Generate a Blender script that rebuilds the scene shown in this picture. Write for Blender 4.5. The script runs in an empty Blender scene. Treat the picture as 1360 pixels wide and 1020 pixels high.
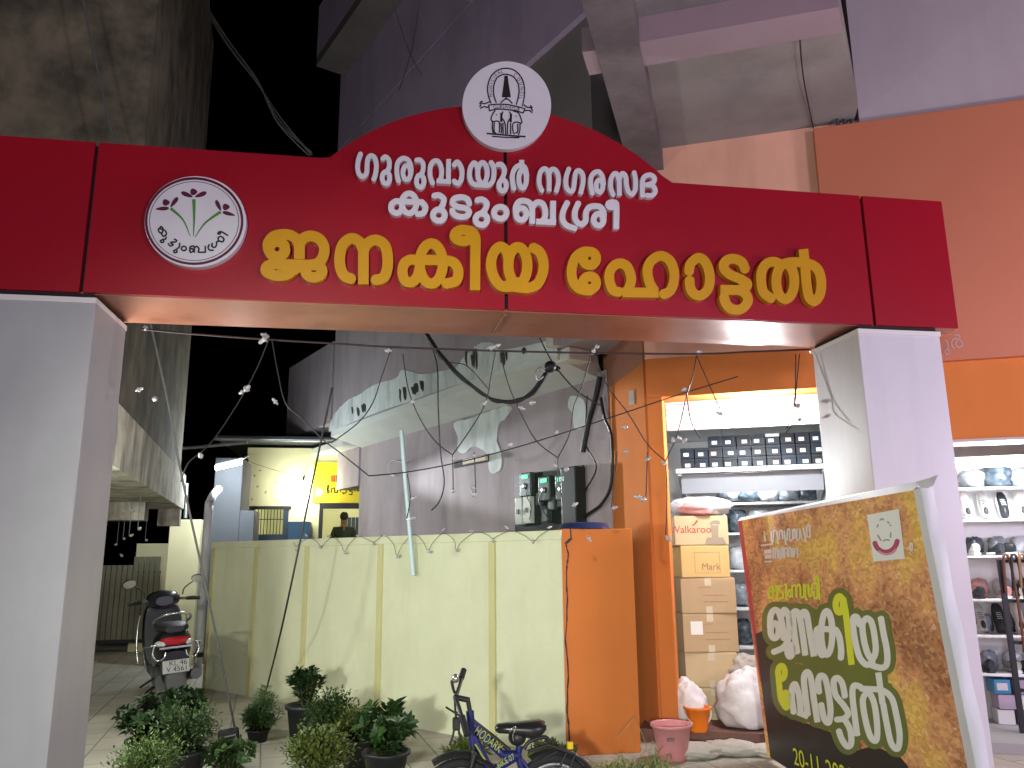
import bpy, bmesh, math, random
import numpy as np
from mathutils import Vector, Matrix, Euler
from mathutils.geometry import tessellate_polygon
from mathutils import noise as mnoise
random.seed(7)
R = math.radians
sc = bpy.context.scene
COL = sc.collection

# ------------------------------------------------------------------ camera, sky, lamps, exposure
YAW, PITCH, ROLL, FPX = R(9.59), R(12.21), R(-0.565), 1054.0
CW, CH = 1360.0, 1020.0
EYE = Vector((0, -4.6, 1.55))
_f = Vector((math.sin(YAW) * math.cos(PITCH), math.cos(YAW) * math.cos(PITCH), math.sin(PITCH)))
_r = Vector((math.cos(YAW), -math.sin(YAW), 0)); _u = _r.cross(_f)
RT = math.cos(ROLL) * _r + math.sin(ROLL) * _u
UP = -math.sin(ROLL) * _r + math.cos(ROLL) * _u
cam = bpy.data.cameras.new("camera"); camo = bpy.data.objects.new("camera", cam); COL.objects.link(camo)
cam.sensor_width = 36; cam.lens = FPX / CW * 36; cam.clip_start = .05; cam.clip_end = 500
m3 = Matrix((RT, UP, -_f)).transposed()
camo.matrix_world = Matrix.Translation(EYE) @ m3.to_4x4()
sc.camera = camo

w = bpy.data.worlds.new("World"); sc.world = w; w.use_nodes = True
wn = w.node_tree; bg = wn.nodes["Background"]
sky = wn.nodes.new("ShaderNodeTexSky"); sky.sky_type = 'NISHITA'; sky.sun_disc = False
sky.sun_elevation = R(-7); sky.sun_rotation = R(180)
wn.links.new(sky.outputs[0], bg.inputs[0]); bg.inputs[1].default_value = 0.10

def lamp(name, kind, loc, power, color, radius=.15, target=None, spot=None, blend=1.0, size=None):
    l = bpy.data.lights.new(name, kind); l.energy = power; l.color = color
    if kind == 'AREA':
        l.shape = 'RECTANGLE'; l.size, l.size_y = size
    else:
        l.shadow_soft_size = radius
    if spot: l.spot_size = R(spot); l.spot_blend = blend
    o = bpy.data.objects.new(name, l); COL.objects.link(o); o.location = loc
    if target is not None:
        o.rotation_euler = (Vector(target) - Vector(loc)).to_track_quat('-Z', 'Y').to_euler()
    return o
# low cool-white street lamp behind the photographer, then unseen fills added for brightness
lamp("street_light", 'SPOT', (-3.4, -15.5, 3.3), 7000, (.97, 1.0, .88), .22, (1.2, 3.2, .5), 23, 1.0)
lamp("lane_fill", 'POINT', (-1.74, .90, 1.85), 165, (.97, 1.0, .90), .10)  # unseen fill added behind the left pillar to brighten old wall and slab
lamp("left_fill", 'POINT', (-4.3, 2.6, 2.0), 110, (1.0, .98, .86), .12)  # unseen fill added under the porch to brighten the lane and scooter
lamp("lilac_fill", 'POINT', (5.5, -9.0, 2.6), 1300, (.86, .71, 1.0), .5)  # unseen lilac fill added for the right pillar and upper walls
lamp("right_side_fill", 'POINT', (6.6, -2.4, 2.3), 400, (.92, .82, 1.0), .4)  # unseen fill added out of view to lift the ceiling and sign board
lamp("front_fill", 'POINT', (-2.2, -8.5, 2.0), 700, (.95, .95, 1.0), .35)  # unseen fill added behind the camera for name board and upper walls
sc.view_settings.view_transform = 'Standard'; sc.view_settings.look = 'None'
sc.view_settings.exposure = 0.0; sc.view_settings.gamma = 1.0; sc.view_settings.use_curve_mapping = False

# ------------------------------------------------------------------ measuring: a photo point back onto a real plane
def ray(px, py):
    px = float(px); py = float(py)
    return (px - CW / 2) / FPX * RT - (py - CH / 2) / FPX * UP + _f
def onplane(px, py, n, d):
    v = ray(px, py); t = (d - n.dot(EYE)) / n.dot(v); return EYE + t * v
def onY(px, py, y): return onplane(px, py, Vector((0, 1, 0)), y)
def onZ(px, py, z): return onplane(px, py, Vector((0, 0, 1)), z)

class Fr:
    """a local frame standing on the ground: x along, y inwards, z up"""
    def __init__(s, o, ang, k=1.0):
        s.o = Vector(o); s.a = ang; s.k = k        # k: size of the frame's unit in metres
        s.x = Vector((math.cos(ang), math.sin(ang), 0)); s.y = Vector((-math.sin(ang), math.cos(ang), 0))
        s.M = Matrix.Translation(s.o) @ Matrix.Rotation(ang, 4, 'Z') @ Matrix.Scale(k, 4)
    def p(s, x, y, z=0): return s.M @ Vector((x, y, z))
    def hit(s, px, py, y=0):                       # point of the frame's plane y=const seen at a photo point
        q = onplane(px, py, s.y, s.y.dot(s.o) + y * s.k) - s.o
        return q.dot(s.x) / s.k, q.z / s.k

# ------------------------------------------------------------------ materials
MATS = {}
def mat(name, c, rough=.75, c2=None, scale=2.5, amt=.6, streak=None, samt=.5, sscale=1.5, bump=0., bscale=40., metal=0., spec=.4,
        emis=None, estr=0., trans=0., alpha=1., coat=0., stretch=.12, fine=.0, island=None):
    if name in MATS: return MATS[name]
    m = bpy.data.materials.new(name); m.use_nodes = True; MATS[name] = m
    nt = m.node_tree; N = nt.nodes; L = nt.links; b = N["Principled BSDF"]
    b.inputs["Roughness"].default_value = rough; b.inputs["Metallic"].default_value = metal
    b.inputs["Specular IOR Level"].default_value = spec
    if coat: b.inputs["Coat Weight"].default_value = coat; b.inputs["Coat Roughness"].default_value = .15
    if trans: b.inputs["Transmission Weight"].default_value = trans
    if alpha < 1: b.inputs["Alpha"].default_value = alpha
    if emis: b.inputs["Emission Color"].default_value = (*emis, 1); b.inputs["Emission Strength"].default_value = estr
    col = None
    tc = N.new("ShaderNodeTexCoord")
    def mixc(a, bcol, fac):
        mx = N.new("ShaderNodeMix"); mx.data_type = 'RGBA'
        if isinstance(a, tuple): mx.inputs[6].default_value = (*a, 1)
        else: L.new(a, mx.inputs[6])
        if isinstance(bcol, tuple): mx.inputs[7].default_value = (*bcol, 1)
        else: L.new(bcol, mx.inputs[7])
        L.new(fac, mx.inputs[0]); return mx.outputs[2]
    def noise(sc_, det=6, vec=None, lo=.35, hi=.65, top=1.):
        n = N.new("ShaderNodeTexNoise"); n.inputs["Scale"].default_value = sc_; n.inputs["Detail"].default_value = det
        n.inputs["Roughness"].default_value = .62
        L.new(vec if vec is not None else tc.outputs["Object"], n.inputs["Vector"])
        mr = N.new("ShaderNodeMapRange"); mr.inputs[1].default_value = lo; mr.inputs[2].default_value = hi; mr.inputs[4].default_value = top
        L.new(n.outputs["Fac"], mr.inputs[0]); return mr.outputs[0]
    base = c
    if c2:
        base = mixc(base, c2, noise(scale, 7, None, .38, .68, amt))
    if streak:
        mp = N.new("ShaderNodeMapping"); mp.inputs["Scale"].default_value = (1, 1, stretch); L.new(tc.outputs["Object"], mp.inputs["Vector"])
        base = mixc(base, streak, noise(sscale * 4, 8, mp.outputs[0], .48, .72, samt))
    if fine:
        base = mixc(base, tuple(x * .6 for x in c), noise(70, 3, None, .45, .7, fine))
    if island:
        g = N.new("ShaderNodeNewGeometry")
        base = mixc(base, island, g.outputs["Random Per Island"])
    if isinstance(base, tuple): b.inputs["Base Color"].default_value = (*base, 1)
    else: L.new(base, b.inputs["Base Color"])
    if bump:
        n = N.new("ShaderNodeTexNoise"); n.inputs["Scale"].default_value = bscale; n.inputs["Detail"].default_value = 5
        L.new(tc.outputs["Object"], n.inputs["Vector"])
        bp = N.new("ShaderNodeBump"); bp.inputs["Strength"].default_value = bump; bp.inputs["Distance"].default_value = .02
        L.new(n.outputs["Fac"], bp.inputs["Height"]); L.new(bp.outputs[0], b.inputs["Normal"])
    return m

# ------------------------------------------------------------------ mesh builder
def wmat(o):
    M = o.matrix_basis.copy()
    return wmat(o.parent) @ M if o.parent else M
class MB:
    def __init__(s, M=None): s.v = []; s.f = []; s.sm = []; s.M = M
    def add(s, vs, fs, smooth=False):
        k = len(s.v)
        s.v += [(s.M @ Vector(p)) if s.M else Vector(p) for p in vs]
        s.f += [[i + k for i in f] for f in fs]; s.sm += [smooth] * len(fs); return s
    def box(s, a, b, M=None):
        x0, y0, z0 = a; x1, y1, z1 = b
        vs = [Vector(p) for p in ((x0,y0,z0),(x1,y0,z0),(x1,y1,z0),(x0,y1,z0),(x0,y0,z1),(x1,y0,z1),(x1,y1,z1),(x0,y1,z1))]
        if M: vs = [M @ p for p in vs]
        return s.add(vs, [(0,3,2,1),(4,5,6,7),(0,1,5,4),(1,2,6,5),(2,3,7,6),(3,0,4,7)])
    def rbox(s, a, b, r=.01, M=None, n=2):          # box with rounded edges
        bm = bmesh.new(); bmesh.ops.create_cube(bm, size=1)
        for v in bm.verts: v.co = Vector(tuple(a[i] + (v.co[i] + .5) * (b[i] - a[i]) for i in range(3)))
        bmesh.ops.bevel(bm, geom=bm.edges[:], offset=r, segments=n, affect='EDGES', profile=.5)
        bm.verts.index_update()
        vs = [(M @ v.co) if M else v.co.copy() for v in bm.verts]; fs = [[v.index for v in f.verts] for f in bm.faces]; bm.free()
        return s.add(vs, fs)
    def hexa(s, p): return s.add(p, [(0,3,2,1),(4,5,6,7),(0,1,5,4),(1,2,6,5),(2,3,7,6),(3,0,4,7)])
    def poly(s, pts, off):                          # prism: a polygon pushed along off
        n = len(pts); pts = [Vector(p) for p in pts]; off = Vector(off)
        tri = tessellate_polygon([pts])
        fs = [tuple(t) for t in tri] + [tuple(i + n for i in reversed(t)) for t in tri]
        fs += [(i, (i + 1) % n, (i + 1) % n + n, i + n) for i in range(n)]
        return s.add(pts + [p + off for p in pts], fs)
    def tube(s, pts, r, n=8, smooth=True, caps=True, closed=False):
        pts = [Vector(p) for p in pts]; N = len(pts)
        rr = r if isinstance(r, (list, tuple)) else [r] * N
        vs = []; up = None
        for i, p in enumerate(pts):
            a = pts[(i - 1) % N] if closed else pts[max(i - 1, 0)]
            b = pts[(i + 1) % N] if closed else pts[min(i + 1, N - 1)]
            t = (b - a)
            if t.length < 1e-9: t = Vector((0, 0, 1))
            t.normalize()
            if up is None:
                up = t.orthogonal().normalized()
            up = (up - t * up.dot(t))
            if up.length < 1e-6: up = t.orthogonal()
            up.normalize(); bi = t.cross(up)
            for k in range(n):
                an = 2 * math.pi * k / n; vs.append(p + rr[i] * (math.cos(an) * up + math.sin(an) * bi))
        fs = []
        for i in range(N if closed else N - 1):
            j = (i + 1) % N
            for k in range(n): fs.append((i*n+k, i*n+(k+1)%n, j*n+(k+1)%n, j*n+k))
        s.add(vs, fs, smooth)
        if caps and not closed:
            s.add(vs[:n], [tuple(reversed(range(n)))]); s.add(vs[-n:], [tuple(range(n))])
        return s
    def lathe(s, prof, n=24, M=None, smooth=True):  # prof: (r, z)
        vs = []
        for r, z in prof:
            for k in range(n):
                a = 2 * math.pi * k / n; p = Vector((r * math.cos(a), r * math.sin(a), z)); vs.append(M @ p if M else p)
        fs = [(i*n+k, i*n+(k+1)%n, (i+1)*n+(k+1)%n, (i+1)*n+k) for i in range(len(prof) - 1) for k in range(n)]
        return s.add(vs, fs, smooth)
    def loft(s, secs, n=18, M=None, smooth=True, e=2.0, axis='y'):
        # secs: (t, cx, cz, hw, hh) super-ellipse sections along y
        vs = []
        for t, cx, cz, hw, hh in secs:
            for k in range(n):
                a = 2 * math.pi * k / n; ca, sa = math.cos(a), math.sin(a)
                x = cx + hw * math.copysign(abs(ca) ** (2 / e), ca); z = cz + hh * math.copysign(abs(sa) ** (2 / e), sa)
                p = Vector((x, t, z)); vs.append(M @ p if M else p)
        m = len(secs)
        fs = [(i*n+k, (i+1)*n+k, (i+1)*n+(k+1)%n, i*n+(k+1)%n) for i in range(m - 1) for k in range(n)]
        s.add(vs, fs, smooth)
        s.add(vs[:n], [tuple(range(n))]); s.add(vs[-n:], [tuple(reversed(range(n)))])
        return s
    def ell(s, c, r, n=16, m=10, M=None):
        vs = []; c = Vector(c)
        for i in range(m + 1):
            th = math.pi * i / m
            for k in range(n):
                a = 2 * math.pi * k / n
                p = c + Vector((r[0]*math.sin(th)*math.cos(a), r[1]*math.sin(th)*math.sin(a), r[2]*math.cos(th))); vs.append(M @ p if M else p)
        fs = [(i*n+k, (i+1)*n+k, (i+1)*n+(k+1)%n, i*n+(k+1)%n) for i in range(m) for k in range(n)]
        return s.add(vs, fs, True)
    def mesh(s, name):
        me = bpy.data.meshes.new(name); me.from_pydata([tuple(v) for v in s.v], [], s.f)
        me.polygons.foreach_set('use_smooth', s.sm); me.update(); return me
    def build(s, name, m, parent=None, local=False, bevel=0.):
        if parent is not None and not local:
            I = wmat(parent).inverted(); s.v = [I @ v for v in s.v]
        me = s.mesh(name); me.materials.append(m)
        o = bpy.data.objects.new(name, me); COL.objects.link(o)
        if parent is not None: o.parent = parent
        if bevel:
            b = o.modifiers.new("bevel", 'BEVEL'); b.width = bevel; b.segments = 2; b.limit_method = 'ANGLE'
        return o

def tag(o, label, cat, group=None, kind=None):
    if label: o['label'] = label
    if cat: o['category'] = cat
    if group: o['group'] = group
    if kind: o['kind'] = kind
    return o
def thing(name, label, cat, loc=(0,0,0), rz=0, group=None, rot=None):
    o = bpy.data.objects.new(name, None); COL.objects.link(o); o.empty_display_size = .1
    o.location = loc; o.rotation_euler = rot if rot else (0, 0, rz)
    return tag(o, label, cat, group)
def structure(o): o['kind'] = 'structure'; return o
def copy_tree(o, parent=None):
    c = o.copy(); COL.objects.link(c)
    if parent is not None: c.parent = parent
    for ch in [x for x in bpy.data.objects if x.parent == o]: copy_tree(ch, c)
    return c
def smooth_path(pts, k=6, closed=False):
    pts = [Vector(p) for p in pts]; N = len(pts)
    if N < 3 and not closed: return pts
    out = []
    rng = range(N) if closed else range(N - 1)
    for i in rng:
        g = (lambda j: pts[j % N]) if closed else (lambda j: pts[min(max(j, 0), N - 1)])
        p0, p1, p2, p3 = g(i-1), g(i), g(i+1), g(i+2)
        for q in range(k):
            t = q / k
            out.append(.5 * ((2*p1) + (p2-p0)*t + (2*p0-5*p1+4*p2-p3)*t*t + (3*p1-p0-3*p2+p3)*t**3))
    if not closed: out.append(pts[-1])
    return out

# ------------------------------------------------------------------ lettering: pen strokes -> outline -> solid letter
def ring(cx, cy, rx, ry, n=20):
    return [(cx + rx * math.cos(2*math.pi*i/n), cy + ry * math.sin(2*math.pi*i/n)) for i in range(n)] + ['closed']
def stroke_loops(strokes, hw, step):
    segs = []
    for st in strokes:
        h = hw
        if isinstance(st, tuple) and isinstance(st[0], list): st, h = st
        h0, h1 = h if isinstance(h, tuple) else (h, h)
        closed = st[-1] == 'closed'; straight = st[-1] == 'straight'
        pts = [Vector((p[0], p[1], 0)) for p in st if not isinstance(p, str)]
        if closed: pts = pts + [pts[0]]
        elif not straight: pts = smooth_path(pts, 6)
        n = len(pts) - 1
        for i in range(n):
            segs.append((pts[i].x, pts[i].y, pts[i+1].x, pts[i+1].y, h0 + (h1-h0)*i/n, h0 + (h1-h0)*(i+1)/n,
                         (not closed) and i == 0, (not closed) and i == n-1))
    hm = max(max(s[4], s[5]) for s in segs) + 2 * step
    x0 = min(min(s[0], s[2]) for s in segs) - hm; x1 = max(max(s[0], s[2]) for s in segs) + hm
    y0 = min(min(s[1], s[3]) for s in segs) - hm; y1 = max(max(s[1], s[3]) for s in segs) + hm
    X = np.arange(x0, x1 + step, step); Y = np.arange(y0, y1 + step, step); GX, GY = np.meshgrid(X, Y)
    D = np.full(GX.shape, 1e9)
    for ax, ay, bx, by, ra, rb, fs, fe in segs:
        dx, dy = bx-ax, by-ay; l = math.hypot(dx, dy)
        if l < 1e-9: continue
        t = ((GX-ax)*dx + (GY-ay)*dy) / l; per = np.abs((GX-ax)*dy - (GY-ay)*dx) / l
        tc = np.clip(t, 0, l); rr = ra + (rb-ra) * tc / l
        d = np.hypot(GX - ax - dx*tc/l, GY - ay - dy*tc/l) - rr
        if fs: d = np.where(t < 0, np.maximum(per - ra, -t), d)
        if fe: d = np.where(t > l, np.maximum(per - rb, t - l), d)
        D = np.minimum(D, d)
    D = D + 1e-7
    nxt = {}; P = {}
    ins = D < 0
    H, W = D.shape
    act = np.argwhere((ins[:-1,:-1].astype(int) + ins[1:,:-1] + ins[:-1,1:] + ins[1:,1:]) % 4 != 0)
    def ept(k):
        if k not in P:
            i, j, v = k; a = D[i, j]; b = D[i+1, j] if v else D[i, j+1]; t = a / (a - b)
            P[k] = (X[j] + (0 if v else t*step), Y[i] + (t*step if v else 0))
        return k
    for i, j in act:
        i = int(i); j = int(j)
        c = [ins[i,j], ins[i,j+1], ins[i+1,j+1], ins[i+1,j]]
        e = [(i,j,0), (i,j+1,1), (i+1,j,0), (i,j,1)]      # top,right,bottom,left edges
        outs = [q for q in range(4) if c[q] and not c[(q+1) % 4]]; inn = [q for q in range(4) if not c[q] and c[(q+1) % 4]]
        for q in outs:                                      # walk: leave at edge q, come from the next entering edge behind
            k = q
            while k not in inn: k = (k - 1) % 4
            nxt.setdefault(ept(e[k]), []).append(ept(e[q]))
    loops = []
    while nxt:
        k0 = next(iter(nxt)); k = k0; lp = []
        while k in nxt:
            lp.append(P[k]); q = nxt[k]; n2 = q.pop()
            if not q: del nxt[k]
            k = n2
        if len(lp) > 5:
            out = [lp[0]]                                   # drop near-collinear points
            for i in range(1, len(lp)):
                a, b, c = out[-1], lp[i], lp[(i+1) % len(lp)]
                cr = abs((b[0]-a[0])*(c[1]-a[1]) - (b[1]-a[1])*(c[0]-a[0])) / (math.hypot(c[0]-a[0], c[1]-a[1]) + 1e-9)
                if cr > step * .06 or math.hypot(b[0]-a[0], b[1]-a[1]) > step * 5: out.append(b)
            loops.append(out)
    return loops
def loops_solid(mb, loops, put, off):
    """fill loops (even-odd) and push the shape along off; put maps a 2D point to space"""
    def area(l): return sum(l[i][0]*l[(i+1)%len(l)][1] - l[(i+1)%len(l)][0]*l[i][1] for i in range(len(l))) / 2
    def inside(p, l):
        r = False
        for i in range(len(l)):
            a, b = l[i], l[i-1]
            if (a[1] > p[1]) != (b[1] > p[1]) and p[0] < (b[0]-a[0])*(p[1]-a[1])/(b[1]-a[1])+a[0]: r = not r
        return r
    sgn = [area(l) for l in loops]
    if not loops: return mb
    big = max(range(len(loops)), key=lambda i: abs(sgn[i]))
    outer = [l for l, a in zip(loops, sgn) if a * sgn[big] > 0]; holes = [l for l, a in zip(loops, sgn) if a * sgn[big] < 0]
    off = Vector(off)
    for o in outer:
        hs = [h for h in holes if inside(h[0], o)]
        tri = tessellate_polygon([[Vector((p[0], p[1], 0)) for p in l] for l in [o] + hs])
        flat = [p for l in [o] + hs for p in l]; n = len(flat)
        front = [put(p) for p in flat]
        fs = []
        for t in tri:
            a, b, c = (front[i] for i in t)
            fs.append(tuple(t) if (b-a).cross(c-a).dot(off) < 0 else tuple(reversed(t)))
        fs += [tuple(i + n for i in reversed(f)) for f in fs]
        k = 0
        for l in [o] + hs:
            m = len(l)
            for i in range(m):
                a, b = k + i, k + (i+1) % m
                fs.append((a, b, b + n, a + n))
            k += m
        mb.add(front + [p + off for p in front], fs)
    return mb
def fix_normals(o):
    bm = bmesh.new(); bm.from_mesh(o.data); bmesh.ops.recalc_face_normals(bm, faces=bm.faces); bm.to_mesh(o.data); bm.free()
_txt = {}
def text_tris(body, size=1.0, align='CENTER'):
    cu = bpy.data.curves.new("lettering", 'FONT'); cu.body = body; cu.size = size; cu.align_x = align
    o = bpy.data.objects.new("lettering", cu); COL.objects.link(o)
    dg = bpy.context.evaluated_depsgraph_get(); dg.update()
    me = bpy.data.meshes.new_from_object(o.evaluated_get(dg))
    vs = [v.co.copy() for v in me.vertices]; fs = [tuple(p.vertices) for p in me.polygons]
    bpy.data.objects.remove(o); bpy.data.curves.remove(cu); bpy.data.meshes.remove(me)
    return vs, fs
def write(name, body, size, put, m, parent, align='CENTER'):
    """printed latin letters: put maps (u, v) to space"""
    vs, fs = text_tris(body, size, align)
    return MB().add([put(v.x, v.y) for v in vs], fs).build(name, m, parent)

BLACK = mat("black_paint", (.012, .012, .014), .5)
WHITE = mat("white_acrylic", (.62, .61, .63), .35, c2=(.53, .52, .54), scale=4, amt=.4)

# ------------------------------------------------------------------ ground
def paver_mat():
    m = bpy.data.materials.new("concrete_pavers"); m.use_nodes = True; nt = m.node_tree; N = nt.nodes; L = nt.links; b = N["Principled BSDF"]
    tc = N.new("ShaderNodeTexCoord"); mp = N.new("ShaderNodeMapping"); mp.inputs["Rotation"].default_value = (0, 0, R(-7.6 - 90))
    L.new(tc.outputs["Object"], mp.inputs["Vector"])
    br = N.new("ShaderNodeTexBrick"); L.new(mp.outputs[0], br.inputs["Vector"])
    br.inputs["Scale"].default_value = 1.0; br.inputs["Brick Width"].default_value = .50; br.inputs["Row Height"].default_value = .27
    br.inputs["Mortar Size"].default_value = .007; br.inputs["Mortar Smooth"].default_value = .3; br.inputs["Bias"].default_value = 0
    br.inputs["Color1"].default_value = (.38, .355, .295, 1); br.inputs["Color2"].default_value = (.45, .42, .355, 1); br.inputs["Mortar"].default_value = (.16, .15, .13, 1)
    n = N.new("ShaderNodeTexNoise"); n.inputs["Scale"].default_value = 1.7; n.inputs["Detail"].default_value = 8; L.new(tc.outputs["Object"], n.inputs["Vector"])
    mr = N.new("ShaderNodeMapRange"); mr.inputs[1].default_value = .45; mr.inputs[2].default_value = .75; mr.inputs[4].default_value = .65; L.new(n.outputs["Fac"], mr.inputs[0])
    mx = N.new("ShaderNodeMix"); mx.data_type = 'RGBA'; L.new(mr.outputs[0], mx.inputs[0]); L.new(br.outputs["Color"], mx.inputs[6]); mx.inputs[7].default_value = (.25, .235, .195, 1)
    L.new(mx.outputs[2], b.inputs["Base Color"]); b.inputs["Roughness"].default_value = .7
    n2 = N.new("ShaderNodeTexNoise"); n2.inputs["Scale"].default_value = 60; L.new(tc.outputs["Object"], n2.inputs["Vector"])
    ad = N.new("ShaderNodeMath"); ad.operation = 'MULTIPLY_ADD'; L.new(n2.outputs["Fac"], ad.inputs[0]); ad.inputs[1].default_value = .3
    iv = N.new("ShaderNodeMath"); iv.operation = 'SUBTRACT'; iv.inputs[0].default_value = 1; L.new(br.outputs["Fac"], iv.inputs[1]); L.new(iv.outputs[0], ad.inputs[2])
    bp = N.new("ShaderNodeBump"); bp.inputs["Strength"].default_value = .5; bp.inputs["Distance"].default_value = .008; L.new(ad.outputs[0], bp.inputs["Height"]); L.new(bp.outputs[0], b.inputs["Normal"])
    return m
structure(MB().add([(-60,-60,0),(60,-60,0),(60,60,0),(-60,60,0)], [(0,1,2,3)]).build("ground", paver_mat()))

# ------------------------------------------------------------------ the entrance arch
ARCH = thing("entrance_arch", "wide entrance arch with a crimson name board carried on two pale pillars over the lane", "arch", (.75, 0, 0))
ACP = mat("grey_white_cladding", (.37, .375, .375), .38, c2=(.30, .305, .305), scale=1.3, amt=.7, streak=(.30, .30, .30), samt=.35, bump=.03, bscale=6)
ACP_LIT = mat("grey_white_cladding_lit", (.60, .58, .60), .38, c2=(.52, .51, .54), scale=1.3, amt=.6, streak=(.42, .42, .42), samt=.25, bump=.03, bscale=6)  # lighter copy of the same cladding, carrying the stronger light on the right pillar
RED = mat("crimson_cladding", (.30, .005, .015), .33, c2=(.25, .0045, .015), scale=1.1, amt=.7, fine=.12, bump=.02, bscale=3)
GAP = mat("dark_gap", (.012, .006, .008), .8)
SOFF = mat("soffit_reflection_tint", (.38, .155, .095), .36, c2=(.29, .095, .068), scale=.9, amt=.8, streak=(.22, .05, .03), samt=.5, sscale=.6, stretch=.5, bump=.06, bscale=2.2, metal=.25)  # red cladding tinted tan in its colour for the reflected lit wall
TRIM = mat("pale_trim", (.66, .64, .60), .4)
zb, zt, dep = 3.025, 3.95, .58
def pillar(x0, x1, m):
    p = MB().rbox((x0, .006, .0), (x1, dep - .01, zb - .03), .006).build("pillar", m, ARCH)
    MB().box((x0 + .015, .02, zb - .03), (x1 - .015, dep - .02, zb - .002)).build("shadow_gap", GAP, p)
    t = MB()
    for a, b in (((x0 - .004, -.002, zb - .062), (x1 + .004, .005, zb - .03)), ((x1, .006, zb - .062), (x1 + .004, dep - .01, zb - .03)), ((x0 - .004, .006, zb - .062), (x0, dep - .01, zb - .03))):
        t.box(a, b)
    t.build("top_trim", TRIM, p)
pillar(-2.24, -1.60, ACP); pillar(3.10, 3.70, ACP_LIT)
# board: backing core, four front panels with open joints, soffit
xs = [-2.36, onY(118, 290, 0).x, onY(672, 330, 0).x, onY(1152, 340, 0).x, 3.845]
ax, aw, ah = .745, 1.10, .455
def topz(x):
    t = (x - ax) / aw
    if abs(t) >= 1: return zt
    rad = (aw*aw + ah*ah) / (2*ah)
    return zt + math.sqrt(rad*rad - (x-ax)**2) - (rad - ah)
def board_poly(x0, x1, inset=0, y=0.):
    top = []
    n = 40
    for i in range(n + 1):
        x = x1 + (x0 - x1) * i / n; top.append(Vector((x, y, topz(x) - inset)))
    return [Vector((x0, y, zb + inset)), Vector((x1, y, zb + inset))] + top
core = MB().poly(board_poly(-2.345, 3.83, .012, .028), (0, dep - .03, 0)).build("board_core", GAP, ARCH)
for i in range(4):
    MB().poly(board_poly(xs[i] + (.011 if i else 0), xs[i+1] - (.011 if i < 3 else 0), 0, 0), (0, .026, 0)).build("board_panel", RED, ARCH)
MB().box((-2.36, .026, zb - .004), (3.845, dep, zb + .010)).build("soffit", SOFF, ARCH)
MB().box((3.831, .028, zb + .012), (3.845, dep, zt)).build("end_panel", RED, ARCH)
# small joint strip seen under the soffit below the centre joint
MB().tube([onZ(671, 418, zb - .012), onZ(655, 443, zb - .012)], .012, 6).build("joint_strip", mat("rust_strip", (.16, .07, .03), .7), ARCH)

def px(crop, pts):                                   # crop pixels -> photo pixels (keeps markers)
    x0, y0, s = crop
    out = []
    for st in pts:
        h = None
        if isinstance(st, tuple) and isinstance(st[0], list): st, h = st
        q = [(p if isinstance(p, str) else (x0 + p[0]/s, y0 + p[1]/s)) for p in st]
        if h is not None: q = (q, tuple(v/s for v in h) if isinstance(h, tuple) else h/s)
        out.append(q)
    return out
def letters(crop, hw, glyphs, plane, off, m, parent, name="letter", step=.35):
    for g in glyphs:
        lp = stroke_loops(px(crop, g), hw / crop[2], step)
        mb = MB(); loops_solid(mb, lp, lambda p: plane(*p), off); o = mb.build(name, m, parent); fix_normals(o)
S_ = 'straight'
YEL = mat("golden_acrylic", (.54, .27, .006), .35, c2=(.47, .23, .006), scale=5, amt=.5)
YB = lambda a, b: onY(a, b, -.042)
G_JA = [ring(190,243,72,70), [(112,250),(110,190),(150,135),(220,113),(300,115),(365,155),(392,220)], [(392,190),(392,332),S_],
        [(392,200),(420,150),(490,124),(570,150),(615,220),(608,300),(570,360),(520,385)], [(190,385),(300,384),(560,388),S_],
        [(420,385),(340,430),(270,475),(180,482),(98,450),(95,405),(150,378),(220,380)], ring(522,440,75,58)]
G_NA = [[(862,512),(800,485),(762,410),(757,300),(785,200),(862,146),(935,180),(970,260)], [(970,240),(970,560),S_], [(970,260),(1000,195),(1080,160),(1160,205),(1188,300),(1185,420),(1150,500),(1076,522)]]
letters((340,295,6.8), 48, [G_JA, G_NA], YB, (0,.042,0), YEL, ARCH)
G_KA = [[(145,338),(430,343),S_], [(150,338),(105,370),(90,440),(112,510),(165,522),(210,480),(228,420)], ring(326,370,95,165,28), [(430,343),(510,362),(548,430),(530,510),(442,536)]]
G_II = [ring(590,140,72,46), [(590,95),(655,108),(688,160),(689,260)], [(689,200),(686,588),S_]]
G_YA = [[(958,330),(945,270),(895,232),(842,275),(817,370),(838,475),(895,550),(975,560),(1040,520)], ring(1037,385,78,150,28),
        [(940,548),(1040,565),(1120,570),(1200,535),(1243,440),(1245,350),(1215,275),(1160,240)]]
letters((520,290,6.18), 42, [G_KA, G_II, G_YA], YB, (0,.042,0), YEL, ARCH)
G_EE = [ring(288,213,66,68), [(290,145),(220,148),(145,205),(108,330),(122,440),(175,510),(250,533),(295,533)], ring(288,458,66,66)]
G_HA = [[(587,548),(530,535),(492,455),(488,360),(530,288),(600,262),(668,300),(704,400),(695,480),(665,550)], [(620,553),(980,557),S_],
        [(935,535),(890,455),(868,335),(908,235),(1000,187),(1090,232),(1135,340),(1132,450),(1095,540),(1025,572)]]
letters((745,315,7.556), 49, [G_EE, G_HA], YB, (0,.042,0), YEL, ARCH)
G_AA = [[(35,280),(50,205),(120,152),(185,195),(222,310),(210,425),(150,488),(85,480),(48,425),(40,350)]]
G_TTA = [[(542,258),(510,190),(430,160),(362,185),(350,245),(400,300),(490,340),(560,385),(540,425),(480,440)], [(320,440),(490,443),S_], [(480,443),(545,475),(567,545),(510,612),(430,616),(375,575),(350,505)]]
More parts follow.
